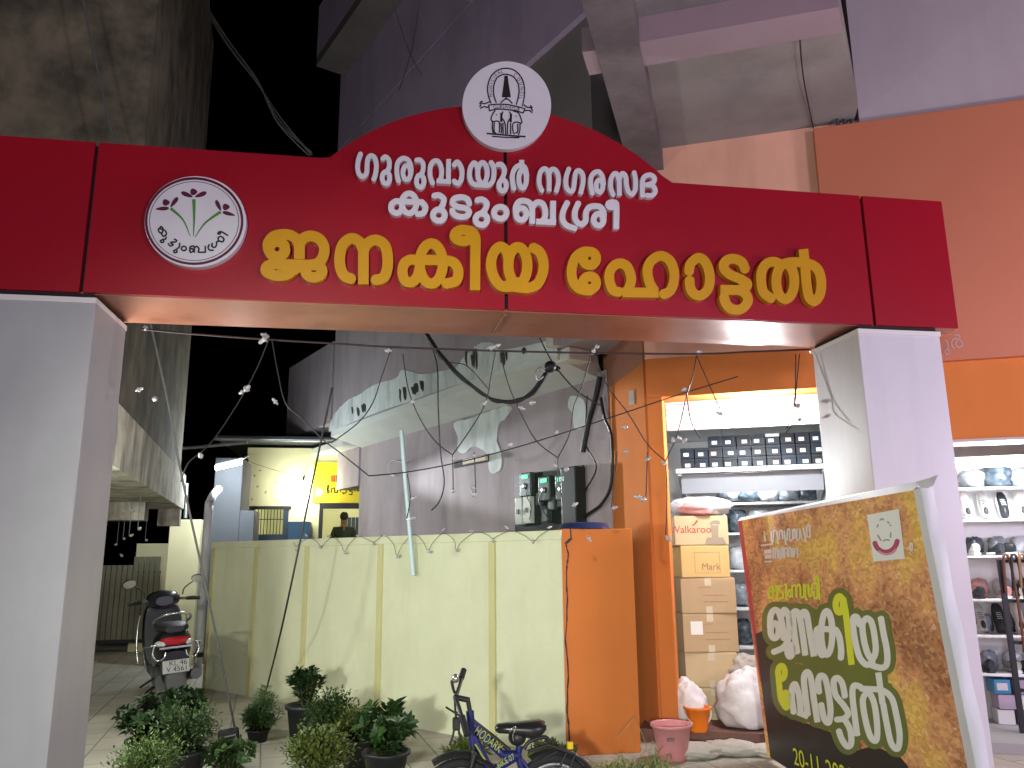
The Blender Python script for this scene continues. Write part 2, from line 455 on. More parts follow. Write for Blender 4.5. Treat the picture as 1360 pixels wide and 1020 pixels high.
G_LL = [[(782,522),(710,465),(688,370),(692,275),(735,205),(810,188),(860,215)], ring(905,365,82,160,28), [(870,215),(950,192),(1050,195),(1150,218),(1208,275),(1230,380),(1215,490),(1165,545),(1118,500),(1098,390),(1085,250)], [(1068,75),(1088,260),S_]]
letters((910,320,6.8), 44, [G_AA, G_TTA, G_LL], YB, (0,.042,0), YEL, ARCH)
WB = lambda a, b: onY(a, b, -.032)
G_GA = [[(120,72),(90,160),(88,260),(115,325),(150,332),(187,290),(192,190),(205,125),(240,98),(282,130),(297,210),(288,300),(265,370)]]
G_U = [[(365,135),(400,112),(438,150),(443,215),(425,265),(405,290)], ring(405,348,43,68)]
G_RA = [[(550,392),(530,310),(530,210),(558,150),(610,127),(665,160),(688,240),(685,310)], ring(640,290,44,80)]
G_U2 = [[(748,150),(785,147),(822,185),(825,250),(808,300),(790,325)], ring(792,385,43,70)]
G_VA = [[(935,415),(905,330),(905,230),(928,175),(970,155),(1012,185),(1033,260),(1028,340),(1003,385)], [(978,384),(1138,394),S_], [(1112,138),(1110,385),S_]]
letters((465,195,8.5), 27, [G_GA, G_U, G_RA, G_U2, G_VA], WB, (0,.032,0), WHITE, ARCH)
G_AA2 = [[(28,140),(70,98),(115,150),(133,235),(120,330),(75,375),(28,340)]]
G_YA2 = [[(340,215),(322,140),(285,110),(242,170),(230,260),(250,350),(310,392),(370,380)], ring(397,240,62,135), [(290,390),(390,397),(480,392),(530,340),(545,240),(538,160),(505,100)]]
G_UU = [[(590,132),(640,130),(678,185),(675,250),(650,310)], ring(657,400,48,74)]
G_RR = [[(803,448),(785,350),(785,255),(820,175),(885,140),(945,175),(968,280)], ring(915,315,50,118), [(903,72),(903,170),S_]]
letters((600,205,9.714), 32, [G_AA2, G_YA2, G_UU, G_RR], WB, (0,.032,0), WHITE, ARCH)
G_NA2 = [[(115,293),(85,220),(88,130),(110,82),(145,68),(176,105),(183,160)], [(184,120),(184,295),S_], [(184,120),(205,78),(240,76),(270,118),(278,200),(255,298)]]
G_GA2 = [[(385,62),(356,150),(355,240),(385,290),(425,280),(440,180),(450,112),(480,86),(518,120),(525,200),(500,318)]]
G_RA2 = [[(620,322),(603,240),(606,150),(640,106),(685,100),(720,150),(730,230)], ring(690,242,34,62)]
G_SA = [[(830,335),(803,260),(806,170),(835,120),(866,125),(887,190)], [(888,150),(890,338),S_], [(888,170),(920,115),(953,150),(962,240),(985,305),(1020,320),(1048,280),(1052,180),(1035,100)]]
G_BHA = [[(1122,352),(1122,190),(1150,142),(1200,130),(1240,160),(1230,205),(1170,228)], [(1155,228),(1225,240),(1250,295),(1220,333),(1160,335)]]
letters((705,215,7.556), 24, [G_NA2, G_GA2, G_RA2, G_SA, G_BHA], WB, (0,.032,0), WHITE, ARCH)
H_KA = [ring(283,212,82,112,26), [(120,188),(440,200),S_], [(130,188),(85,225),(85,285),(125,320),(175,312),(205,270)], [(430,200),(468,255),(445,320),(375,335)]]
H_U = [[(563,128),(620,120),(675,165),(662,230),(625,285)], ring(620,345,67,65)]
H_TA = [[(965,220),(940,165),(870,142),(795,160),(775,210),(830,250),(920,268),(962,310),(930,355),(860,365),(795,338),(768,290)]]
H_U2 = [[(1050,178),(1105,168),(1160,210),(1145,275),(1105,325)], ring(1100,392,67,64)]
letters((510,245,8.5), 33, [H_KA, H_U, H_TA, H_U2], WB, (0,.032,0), WHITE, ARCH)
I_M = [ring(110,245,64,60)]
I_BA = [ring(320,258,52,60), [(268,260),(265,185),(300,132),(360,127),(412,155),(430,220)], [(430,200),(430,355),S_], [(430,190),(475,142),(530,152),(558,210),(560,280),(530,330)], [(470,334),(668,340),S_], [(640,125),(638,340),S_]]
I_SRA = [[(785,138),(742,230),(735,310),(775,372),(866,404)], [(895,145),(860,230),(865,315),(915,360),(965,330),(970,245),(1000,192),(1060,178),(1118,192),(1147,250),(1140,320)], ring(1097,315,50,60)]
I_II = [ring(1222,165,30,24), [(1222,140),(1268,148),(1276,200)], [(1276,180),(1273,408),S_]]
letters((650,250,7.556), 29, [I_M, I_BA, I_SRA, I_II], WB, (0,.032,0), WHITE, ARCH)

# council emblem: a white disc standing proud of the crown of the arch
def disc(cx, cy, rx, ry, y, depth, name, m):
    pts = [onY(cx + rx*math.cos(2*math.pi*i/64), cy + ry*math.sin(2*math.pi*i/64), y) for i in range(64)]
    o = MB().poly(pts, (0, depth, 0)).build(name, m, ARCH); fix_normals(o); return o
em = disc(673, 140, 59, 58.5, -.038, .036, "emblem_disc", WHITE)
def prints(crop, hw, strokes, plane, m, parent, name="print", step=.25, off=(0,.0015,0)):
    for st in strokes:
        lp = stroke_loops(px(crop, [st]), hw / crop[2], step)
        mb = MB(); loops_solid(mb, lp, lambda p: plane(*p), off); o = mb.build(name, m, parent); fix_normals(o)
EP = lambda a, b: onY(a, b, -.0405)
elines = [
 [(215,508),(180,400),(172,300),(205,180),(285,90),(400,55),(515,80),(605,170),(645,290),(645,420),(620,545)],
 [(285,500),(252,400),(252,280),(292,180),(360,138),(420,132),(500,162),(560,240),(578,340),(565,440),(540,525)],
 ([(410,150),(412,300),S_],(20,38)), ([(412,290),(413,428),S_],(38,58)), [(410,420),(410,460),S_],
 [(340,500),(380,465),(410,446),(450,465),(490,510)],
 [(185,530),(300,518),(420,522),(540,545),(652,575)], [(195,602),(300,582),(420,588),(540,605),(632,632)], [(185,522),(195,605),S_], [(655,570),(630,635),S_],
 [(198,485),(130,512),(80,492),(108,478)], [(182,562),(120,550),(78,572)], [(70,548),(85,530),(70,508)],
 [(640,525),(690,560),(738,552),(722,536)], [(650,600),(710,600),(748,628)], [(755,600),(735,575),(750,560)],
 [(370,615),(352,680),(388,745),(402,810),(405,905)], [(455,612),(472,680),(436,745),(428,810),(428,905)], ([(350,632),(348,745),S_],14), ([(472,640),(470,750),S_],14),
 [(268,600),(235,650),(215,712),(245,742),(290,735),(325,748)], [(235,742),(232,820),(245,890)], [(258,755),(256,870),(280,890)], [(322,750),(328,850),(318,885)], [(345,760),(352,850),(345,895)], [(370,760),(372,900),S_],
 [(500,605),(565,628),(598,690),(612,760),(550,748),(500,762)], [(590,765),(588,850),(570,915)], [(560,772),(560,870),(530,890)], [(498,765),(496,850),(515,905)], [(470,760),(468,905),S_],
 ([(280,652),(290,652),S_],9), ([(535,670),(545,670),S_],9),
 ([(160,895),(400,917),(660,937)],10), [(230,932),(400,945),(580,950)]]
prints((630,85,9.714), 8, elines, EP, BLACK, em, "line")
def word_on(crop, items, size, plane, m, parent):
    for ch, x, y, ang in items:
        c, s = math.cos(R(ang)), math.sin(R(ang))
        def put(u, v, x=x, y=y, c=c, s=s):
            v -= .35 * size
            return plane(crop[0] + (x + u*c + v*s) / crop[2], crop[1] + (y + u*s - v*c) / crop[2])
        write("print", ch, size, put, m, parent)
crop7 = (630, 85, 9.714)
word_on(crop7, [("M",215,405,-82),("U",208,350,-86),("N",210,297,-82),("I",218,250,-74),("C",234,208,-62),("I",258,172,-52),("P",280,142,-44),("A",318,112,-30),("L",358,98,-14)], 56, EP, BLACK, em)
word_on(crop7, [("C",530,140,32),("O",575,195,52),("U",602,252,68),("N",613,312,82),("C",612,370,92),("I",605,405,98),("L",598,440,102)], 56, EP, BLACK, em)
word_on(crop7, [("G",262,556,-4),("U",305,552,-3),("R",345,551,0),("U",388,552,3),("V",425,555,4),("A",462,560,6),("Y",498,566,8),("U",535,574,10),("R",572,583,11)], 58, EP, BLACK, em)

# round flower emblem on the left
lg = disc(259.5, 294.5, 67.5, 60.5, -.045, .045, "flower_emblem_disc", WHITE)
LP = lambda a, b: onY(a, b, -.0475)
MAR = mat("maroon_print", (.085, .004, .03), .5); GRN = mat("leaf_green_print", (.06, .22, .03), .5)
cl = (185, 230, 7.553)
prints(cl, 12, [ring(550,480,482,428,64)], LP, MAR, lg, "ring_print"); prints(cl, 2.6, [ring(550,480,447,396,64)], LP, MAR, lg, "ring_print")
def ovals(items, m):
    for ex_, ey_, la, lb, an in items:
        c, sn = math.cos(R(an)), math.sin(R(an)); lp = []
        for i in range(22):
            t = 2*math.pi*i/22; u = la*math.cos(t); v = lb*math.sin(t) * (1.0 if la == lb else (1 - .35*math.cos(t)))
            lp.append((cl[0] + (ex_ + u*c - v*sn)/cl[2], cl[1] + (ey_ + u*sn + v*c)/cl[2]))
        mb = MB(); loops_solid(mb, [lp], lambda p: LP(*p), (0,.0015,0)); fix_normals(mb.build("petal_print", m, lg))
ovals([(547,187,35,32,0), (270,293,36,31,0), (872,338,35,31,0), (478,215,62,21,22), (616,215,62,21,158), (230,355,66,18,176), (350,290,60,20,127), (793,323,58,19,65), (897,406,64,18,15)], MAR)
prints(cl, 1, [([(547,262),(550,450),(543,635)],(18,2)), ([(315,352),(440,470),(512,635)],(15,2)), ([(815,388),(660,500),(558,645)],(15,2))], LP, GRN, lg, "stem_print")
prints(cl, 8, [[(205,548),(222,535),(238,560),(225,600),(200,590),(192,560),(220,560),(262,580),(270,615),(240,632),(222,605)], [(270,640),(262,660),(235,665),(212,680),(225,696),(245,685),(240,668)],
   [(350,660),(375,675),(360,690),(330,690),(315,700),(340,715),(310,730),(290,705)], [(405,700),(400,740),(370,765),(345,780),(355,798),(378,790),(372,770)], ring(447,755,25,22),
   [(520,795),(545,775),(525,755),(505,770),(515,797)], [(508,775),(512,738),(548,735),(552,798)], [(552,745),(580,735),(598,760),(590,790)], [(590,793),(660,793),S_], [(662,728),(662,796),S_],
   [(702,715),(690,745),(705,770),(745,772)], [(732,700),(730,735),(760,742),(775,715),(775,690),(800,680)], [(800,680),(790,650),(820,635),(848,660),(835,688),(805,680)], [(788,605),(800,590),(815,600),(800,612),(785,602)], [(800,588),(830,590),(890,625)]], LP, BLACK, lg, "letter_print")

# ------------------------------------------------------------------ cream boundary wall and its orange end
CREAM = mat("cream_wall_paint", (.60, .62, .43), .8, c2=(.51, .53, .36), scale=1.6, amt=.6, streak=(.40, .40, .24), samt=.4, sscale=.5, stretch=.25, bump=.10, bscale=22)
CREAM2 = mat("yellow_strip_paint", (.50, .48, .24), .8, c2=(.43, .41, .20), scale=3, amt=.5, bump=.08, bscale=30)
ORANGE = mat("orange_paint", (.60, .19, .05), .9, c2=(.53, .16, .045), scale=1.2, amt=.6, streak=(.48, .14, .045), samt=.3, sscale=.5, bump=.06, bscale=14, spec=.08)
w0, w1 = Vector((1.51, 1.97)), Vector((-2.06, 6.20))
wd = (w1 - w0); WL = wd.length
# frame: x runs from the right end to the far left end, y points to the back of the wall
WF = Fr((1.51, 1.97, 0), math.atan2(wd.y, wd.x))
wall = thing("boundary_wall", "low cream boundary wall with narrow yellow strips running back along the lane", "wall", (w0.x, w0.y, 0))
bk = -.14    # frame's +y points away to the left of travel: the wall's back lies at -y
MB(WF.M).box((0, bk, 0), (WL, 0, 1.675)).build("wall_panel", CREAM, wall)
MB(WF.M).rbox((-.003, bk - .012, 1.675), (WL + .01, .012, 1.755), .006).build("coping", CREAM, wall)
for u in (WF.hit(655, 820)[0], WF.hit(505, 800)[0], WF.hit(406, 800)[0], WF.hit(338, 800)[0], WL - .05):
    MB(WF.M).box((u - .035, 0, 0), (u + .035, .022, 1.672)).build("strip", CREAM2, wall)
ow = thing("orange_end_wall", "short orange wall block with a long black crack at the end of the cream wall", "wall", (1.82, 2.1, 0))
MB().rbox((1.515, 1.975, 0), (2.13, 2.33, 1.765), .006).build("wall_block", ORANGE, ow)
crk = []
for a, b in ((757,702),(758,715),(752,722),(755,735),(752,760),(754,800),(751,850),(755,900),(753,940),(757,985)): crk.append(onY(a, b, 1.972))
cm = MB()
for i in range(len(crk) - 1):
    p, q = crk[i], crk[i+1]; n = 6
    for k in range(n):
        a = p.lerp(q, k/n); b_ = p.lerp(q, (k+1)/n); wv = .004 + .004*random.random() + (.012 if 1 <= i <= 1 else 0)
        j0 = (mnoise.noise(a*9)) * .008; j1 = (mnoise.noise(b_*9)) * .008
        cm.add([a + Vector((j0-wv,0,0)), a + Vector((j0+wv,0,0)), b_ + Vector((j1+wv,0,0)), b_ + Vector((j1-wv,0,0))], [(0,1,2,3)])
cm.build("crack", BLACK, ow)

# ------------------------------------------------------------------ old grey-lilac building behind the wall
GREY = mat("old_lilac_plaster", (.40, .345, .375), .85, c2=(.31, .27, .29), scale=1.3, amt=.7, streak=(.13, .11, .115), samt=.45, sscale=.5, stretch=.2, bump=.12, bscale=18)
GREYD = mat("olive_grey_plaster", (.15, .13, .115), .9, c2=(.10, .085, .085), scale=1.2, amt=.8, bump=.12, bscale=14)
SLABU = mat("slab_underside_paint", (.70, .74, .71), .85, c2=(.56, .60, .58), scale=1.5, amt=.6, bump=.08, bscale=14)
PEEL = mat("peeled_blue_white_paint", (.72, .78, .77), .85, c2=(.58, .64, .64), scale=5, amt=.7, streak=(.10, .11, .10), samt=.5, sscale=1.2, stretch=.25)
MOULD = mat("black_mould", (.035, .037, .033), .95, c2=(.07, .07, .065), scale=12, amt=.8)
LILAC = mat("upper_lilac_plaster", (.42, .33, .46), .85, c2=(.33, .25, .36), scale=.9, amt=.7, streak=(.14, .11, .14), samt=.3, sscale=.4, stretch=.25, bump=.1, bscale=16)
# frame: x runs back along the facade, +y is out towards the lane
hd = R(24)
GF = Fr((2.394, 3.437, -.217), math.atan2(math.cos(hd), -math.sin(hd)), 1.14)
old = thing("old_building", "shabby lilac-grey concrete building with a peeling sunshade slab rising behind the cream wall", "building", (1.2, 4.6, 0))
MB(GF.M).box((.0, -.25, 0), (5.86, 0, 3.26)).build("ground_floor_wall", GREY, old)
# sunshade slab with a sloping underside
s0, s1 = .12, 5.82
MB(GF.M).hexa([(s0,0,3.20),(s1,0,3.20),(s1,.50,3.33),(s0,.50,3.33),(s0,0,3.42),(s1,0,3.42),(s1,.50,3.42),(s0,.50,3.42)]).build("sunshade_slab", SLABU, old)
MB(GF.M).box((-.5, .0, 3.424), (5.80, .497, 5.2)).build("upper_wall", GREY, old)
MB(GF.M).box((-.5, .0, 5.202), (5.80, .497, 6.55)).build("upper_wall", mat("olive_upper_plaster", (.20, .17, .17), .9, c2=(.15, .13, .13), scale=1.2, amt=.7, bump=.1, bscale=14), old)
MB(GF.M).box((-.5, .0, 6.552), (5.86, .56, 8.00)).build("top_wall", LILAC, old)
MB(GF.M).box((-.5, .0, 8.002), (5.86, .53, 8.028)).build("shadow_groove", GAP, old)  # recess coloured black to draw the ledge's shadow line
MB(GF.M).box((-.5, .0, 8.03), (5.86, .56, 12.)).build("top_wall", LILAC, old)
MB(GF.M).box((5.864, .0, 3.56), (8.0, .50, 4.84)).build("far_parapet", GREY, old)
MB(GF.M).box((5.864, -.6, 3.0), (8.0, -.3, 3.56)).build("far_parapet_wall", GREY, old)
# corner balcony high up
kz = 9.30
c1 = onZ(420, 88, kz * 1.14 - .217); k1 = GF.M.inverted() @ c1
MB(GF.M).box((k1.x - 4.0, .562, kz), (k1.x, k1.y, kz + .16)).build("balcony_slab", GREYD, old)
MB(GF.M).box((k1.x - 4.0, k1.y - .10, kz + .16), (k1.x, k1.y - .0, kz + 1.1)).build("balcony_parapet", LILAC, old)
# peeled patches, shallow skins a few millimetres proud of the plaster
def patch(pts, y, m, name="peeled_patch", t=.004):
    ps = smooth_path([Vector((*GF.hit(a, b, y), 0)) for a, b in pts], 4, True)
    vs = []
    for p in ps:
        j = mnoise.noise(Vector((p.x * 14, p.y * 14, 1))) * .014
        vs.append(GF.M @ Vector((p.x + j, y + t, p.y + j)))
    o = MB().poly(vs, GF.y * (-t * .98)).build(name, m, old); fix_normals(o)
patch([(437,571),(441,556),(452,541),(463,531),(477,524),(497,511),(527,502),(534,491),(560,497),(590,492),(607,487),(620,470),(640,455),(657,456),(663,464),(690,461),(730,452),(738,458),(741,472),(732,471),(700,484),(660,496),(610,510),(540,534),(480,556),(442,572)], .50, PEEL)
for cx, cy, n_, hh in ((535,524,2,9), (558,512,3,6), (624,478,2,10), (634,478,2,12), (668,474,3,8), (487,543,2,6), (547,517,2,7), (472,548,2,5), (700,468,2,5)):
    for k in range(n_):
        x_ = cx + random.uniform(-5, 5); h_ = hh * random.uniform(.6, 1.2); w_ = random.uniform(1.2, 2.6); y_ = cy + random.uniform(-3, 3)
        patch([(x_-w_, y_-h_), (x_+w_*.6, y_-h_*.9), (x_+w_, y_), (x_+w_*.5, y_+h_), (x_-w_*.4, y_+h_*.7), (x_-w_*.8, y_)], .504, MOULD, "mould_patch")
patch([(603,562),(625,556),(650,546),(672,539),(680,543),(671,556),(663,563),(660,585),(665,600),(666,620),(657,628),(650,625),(648,606),(640,597),(628,593),(617,602),(608,598),(608,580)], .0, PEEL)
patch([(756,529),(764,526),(776,533),(778,560),(774,568),(763,568),(761,550),(755,541)], .0, PEEL)
# lintel step and little window slot in the lower wall
MB(GF.M).box((5.866, -.25, 2.62), (6.75, .02, 3.22)).build("lintel_block", GREY, old)
MB(GF.M).box((5.866, -.25, 3.22), (7.2, .30, 3.32)).build("far_slab", SLABU, old)
q0 = GF.hit(604, 618); q1 = GF.hit(650, 608)
MB(GF.M).box((q1[0], .003, q1[1] - .045), (q0[0], .012, q1[1] + .045)).build("slot_dark_plate", mat("slot_shade", (.03, .028, .028), .9), old)  # dark plate on the wall stands in for the slot's unlit depth
MB(GF.M).box((q1[0] + .01, .014, q1[1] - .03), (q0[0] - .28, .05, q1[1] + .03)).build("slot_sill", mat("slot_wood", (.50, .42, .30), .7), old)
# pale cornice and white duct where the building meets the shop
WHT = mat("old_whitewash", (.62, .61, .58), .8, c2=(.45, .44, .43), scale=3, amt=.6)
MB(GF.M).rbox((-.02, .20, 3.30), (.20, .46, 3.42), .01).build("cornice", SLABU, old)
MB(GF.M).box((.03, .46, 3.425), (.14, .60, 3.95)).build("white_duct", WHT, old)

# ------------------------------------------------------------------ orange shop building
SF = Fr((2.54, 2.20, 0), R(-25))
shop = thing("shop_building", "orange shop building with two lit open fronts and a grey upper storey on the right", "building", (3.6, 1.9, 0))
PEACH = mat("peach_paint", (.74, .40, .27), .8, c2=(.62, .32, .21), scale=1.4, amt=.7, streak=(.30, .15, .10), samt=.3, sscale=.6, bump=.06, bscale=14)
ORANGE_SHADE = mat("brown_orange_shade", (.36, .15, .095), .8, c2=(.30, .12, .08), scale=1.4, amt=.7)  # orange darkened to brown for the sign's shadow on the upper side wall
INNER = mat("shop_white_paint", (.72, .73, .73), .6, c2=(.62, .63, .64), scale=2, amt=.5)
CEIL = mat("overhang_plaster", (.27, .25, .235), .9, c2=(.20, .185, .18), scale=.9, amt=.8, streak=(.09, .08, .08), samt=.4, sscale=.5, stretch=1, bump=.12, bscale=12)
BEAM = mat("beam_plaster", (.29, .21, .23), .9, c2=(.22, .16, .18), scale=1.2, amt=.6, bump=.1, bscale=14)
LAV = mat("lavender_paint", (.42, .36, .375), .8, c2=(.37, .31, .33), scale=.8, amt=.6, streak=(.20, .15, .20), samt=.2, sscale=.4, bump=.06, bscale=14)
B = lambda: MB(SF.M)
B().rbox((-.14, 0, 0), (0, .30, 2.955), .006).build("front_pier", ORANGE, shop)
B().box((-.14, 0, 2.957), (1.80, .30, 3.32)).build("lintel", ORANGE, shop)
B().box((-.14, .002, 3.322), (4.5, .30, 5.428)).build("upper_front", PEACH, shop)
B().box((1.42, 0, 0), (2.2, .30, 2.955)).build("middle_pier", ORANGE, shop)
B().box((1.80, -.02, 2.45), (4.6, .28, 3.30)).build("right_lintel", ORANGE, shop)
B().box((1.80, -.035, 2.425), (4.6, .28, 2.447)).build("lintel_edge", mat("dusty_trim", (.50, .42, .40), .7), shop)
B().box((4.5, 0, 0), (5.2, .3, 3.3)).build("end_pier", ORANGE, shop)
# interior shell
sc_ = SF.p(-.14, .0)
MB().box((sc_.x - .004, sc_.y + .05, 0), (sc_.x + .10, sc_.y + 3.2, 3.30)).build("side_wall", ORANGE, shop)
MB().box((sc_.x - .004, sc_.y + .05, 3.302), (sc_.x + .10, sc_.y + 3.2, 5.2)).build("upper_side_wall", ORANGE_SHADE, shop)
MB().box((sc_.x + .102, sc_.y + .36, .1), (sc_.x + .14, sc_.y + 3.2, 2.95)).build("inner_lining", INNER, shop)
B().box((-.34, 3.1, 0), (5.2, 3.2, 2.95)).build("back_wall", INNER, shop)
B().box((-.34, .31, 2.957), (5.2, 3.2, 3.10)).build("shop_ceiling", INNER, shop)
B().box((1.5, .31, 0), (1.6, 3.1, 2.95)).build("dividing_wall", INNER, shop)
B().box((-.33, .03, 0), (1.42, 3.1, .10)).build("floor_plinth", mat("dark_red_plinth", (.16, .075, .055), .75, c2=(.11, .06, .05), scale=4, amt=.6), shop)
B().box((2.2, .2, 0), (5.0, 3.1, .08)).build("floor_plinth", mat("grey_floor", (.35, .34, .33), .6), shop)
# rolled shutter slats above the opening
shm = mat("shutter_metal", (.66, .66, .68), .4, metal=.2)
sh = MB(SF.M)
for k in range(5):
    z = 2.70 + k * .052
    pr = [(0, z), (.012, z + .010), (.014, z + .034), (.004, z + .048), (0, z + .052)]
    for i in range(4):
        (a, za), (b, zb_) = pr[i], pr[i+1]
        sh.add([(.0, .40 - a, za), (1.42, .40 - a, za), (1.42, .40 - b, zb_), (.0, .40 - b, zb_)], [(0, 1, 2, 3)])
sh.build("rolling_shutter", shm, shop)
# overhanging upper floor: ceiling, front beam, side beam, lavender wall on the right
ex = lambda y: 1.867 + .2158 * (y + .265)
j0 = SF.M.inverted() @ onZ(885, 225, 5.25)
B().poly([(j0.x - .30, -6.4, 5.43), (ex(-6.4), -6.4, 5.43), (1.867, -.265, 5.43), (1.867, .3, 5.43), (j0.x - .30, .3, 5.43)], (0, 0, .17)).build("overhang_slab", CEIL, shop)
i0 = SF.M.inverted() @ onZ(845, 85, 5.25); i1 = SF.M.inverted() @ onZ(845, 52, 5.25)
B().hexa([(-.30, i1.y, 5.22), (ex(i1.y), i1.y, 5.22), (ex(i0.y), i0.y, 5.22), (-.30, i0.y, 5.22), (-.30, i1.y, 5.428), (ex(i1.y), i1.y, 5.428), (ex(i0.y), i0.y, 5.428), (-.30, i0.y, 5.428)]).build("front_beam", BEAM, shop)
j0 = SF.M.inverted() @ onZ(885, 225, 5.25)
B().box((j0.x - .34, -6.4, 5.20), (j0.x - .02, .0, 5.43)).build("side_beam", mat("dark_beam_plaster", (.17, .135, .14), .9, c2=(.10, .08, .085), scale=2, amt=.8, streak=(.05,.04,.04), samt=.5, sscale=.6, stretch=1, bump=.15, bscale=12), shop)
lx = SF.hit(1142, 165, -.05)[0]
B().box((lx, -.05, 5.38), (5.5, .3, 11)).build("lavender_wall", LAV, shop)
B().box((lx - .22, .0, 5.215), (lx - .003, .28, 5.43)).build("pipe_chase", CEIL, shop)
for k, dx in enumerate((.05, .11, .17)):
    B().tube([(lx - .02 - dx, -.03, 5.22), (lx - .02 - dx, -.05 - .02*k, 5.425)], .012, 6).build("conduit", mat("dark_conduit", (.05, .045, .05), .7), shop)
MB().tube(smooth_path([onZ(1065, 0, 5.40), onZ(1062, 40, 5.40), onZ(1066, 95, 5.40), onZ(1074, 140, 5.41), onZ(1082, 178, 5.42)]), .006, 5).build("loose_cable", BLACK, shop)

# big blank orange name board hung on the shop front
SIGNO = mat("orange_sign_sheet", (.50, .165, .085), .5, c2=(.44, .14, .075), scale=.6, amt=.6)
so = thing("shop_sign_board", "large plain orange sign board with thin pale lettering fixed above the right shop front", "sign", SF.p(3.2, -.12, 3.1), R(-25))
sx = SF.hit(1082, 190, -.10)[0]
B().rbox((sx, -.10, 3.10), (5.4, -.025, 5.36), .006).build("board", SIGNO, so)
SP = lambda a, b: onplane(a, b, SF.y, SF.y.dot(SF.o) - .103)
prints((1235, 430, 20.4), 18, [[(400,440),(470,490),(485,560),(483,690)], ring(470,755,55,60)], SP, mat("pale_print", (.45, .28, .26), .6), so, "letter_print", off=SF.y * .002)
prints((1235, 430, 20.4), 20, [[(665,670),(590,560),(600,460),(680,400),(790,420),(870,500),(880,580),(800,640),(720,600),(700,520),(760,430)], [(790,420),(810,350),(760,300),(680,320)]], SP, MATS["pale_print"], so, "letter_print", off=SF.y * .002)

# ------------------------------------------------------------------ old building on the left, mossy wall over a concrete sunshade
MOSS = mat("mossy_black_plaster", (.15, .125, .085), .95, c2=(.03, .028, .02), scale=2.2, amt=1., streak=(.03, .032, .02), samt=.85, sscale=.6, stretch=.35, bump=.35, bscale=9)
WEATH = mat("weathered_concrete_band", (.46, .44, .36), .95, c2=(.20, .19, .14), scale=2.8, amt=.95, streak=(.05, .05, .038), samt=.95, sscale=.8, stretch=.3, bump=.2, bscale=14)
LF = Fr((-2.0, 2.0, 0), R(90 + 7.6))   # x runs back along the lane, +y points left, away from the lane
lb = thing("weathered_building", "tall mossy dark building with a weathered concrete sunshade on the left of the lane", "building", (-3.2, 4.5, 0))
b = lambda: MB(LF.M)
b().box((.12, .06, 2.72), (5.25, 4.5, 9.5)).build("mossy_wall", MOSS, lb)
b().box((-.80, .0, 2.24), (5.45, 2.6, 2.715)).build("sunshade_band", WEATH, lb)
b().box((3.9, .30, 2.02), (4.25, 2.6, 2.237)).build("cross_beam", WEATH, lb)
b().box((5.2, .02, 2.0), (5.4, .30, 2.237)).build("bracket", WEATH, lb)
b().box((.0, .10, 0), (.22, .32, 2.237)).build("support_post", WEATH, lb)
b().box((-.05, 4.2, 0), (5.4, 4.4, 2.237)).build("rear_wall", MOSS, lb)

# ------------------------------------------------------------------ far end of the lane: canteen, gate, lamps
CANT = mat("canteen_cream_paint", (.66, .66, .42), .8, c2=(.58, .58, .36), scale=1.6, amt=.5)
DKBLUE = mat("dark_blue_paint", (.015, .03, .06), .5)
STEEL = mat("galvanised_steel", (.42, .44, .45), .4, metal=.7)
CY = 10.8
def cpt(a, b, y=CY): p = onY(a, b, y); return p.x, p.z
cant = thing("canteen_building", "small cream canteen with yellow sign, barred window and open doorway behind the wall", "building", (-1.0, CY + 1.2, 0))
xl, xr = cpt(326, 650)[0], 0.35
zr = 3.58
dx0, dz1 = cpt(428, 675); dx1 = cpt(478, 675)[0]
wx0, wz1 = cpt(334, 672); wx1 = cpt(384, 672)[0]
T = .18
wl_ = MB()
wl_.box((xl, CY, wz1), (xr, CY + T, zr)); wl_.box((xl, CY, 0), (wx0, CY + T, wz1 - .002)); wl_.box((wx1, CY, 0), (dx0, CY + T, wz1 - .002)); wl_.box((dx1, CY, 0), (xr, CY + T, wz1 - .002))
wl_.box((wx0 + .001, CY, 0), (wx1 - .001, CY + T, 1.6))
wl_.build("front_wall", CANT, cant)
MB().box((xl, CY + T + .002, .25), (xr, CY + 3.4, .30)).build("room_floor", mat("room_floor", (.3, .3, .28), .6), cant)
MB().box((xl, CY + 3.2, .3), (xr, CY + 3.3, 3.2)).build("back_wall", CANT, cant)
MB().box((xl - .1, CY + T + .002, 0), (xl - .002, CY + 3.3, 3.3)).build("left_wall", CANT, cant)
MB().box((xr + .002, CY + T, 0), (xr + .1, CY + 3.3, 3.3)).build("right_wall", CANT, cant)
MB().box((xl, CY + T + .002, zr - .15), (xr, CY + 3.3, zr - .05)).build("ceiling", CANT, cant)
rf = MB(); rf.box((xl - .45, CY - .75, zr + .06), (xr, CY + 3.6, zr + .11)); rf.build("roof_sheet", mat("dark_roof_sheet", (.05, .06, .07), .5), cant)
MB().tube([(xl - .45, CY - .76, zr + .05), (xr, CY - .76, zr + .05)], .035, 8).build("roof_edge_pipe", STEEL, cant)
MB().tube([(xl - 1.5, CY - .55, zr - .15), (xl + .1, CY - .70, zr + .0)], .03, 8).build("bracket_pipe", STEEL, cant)
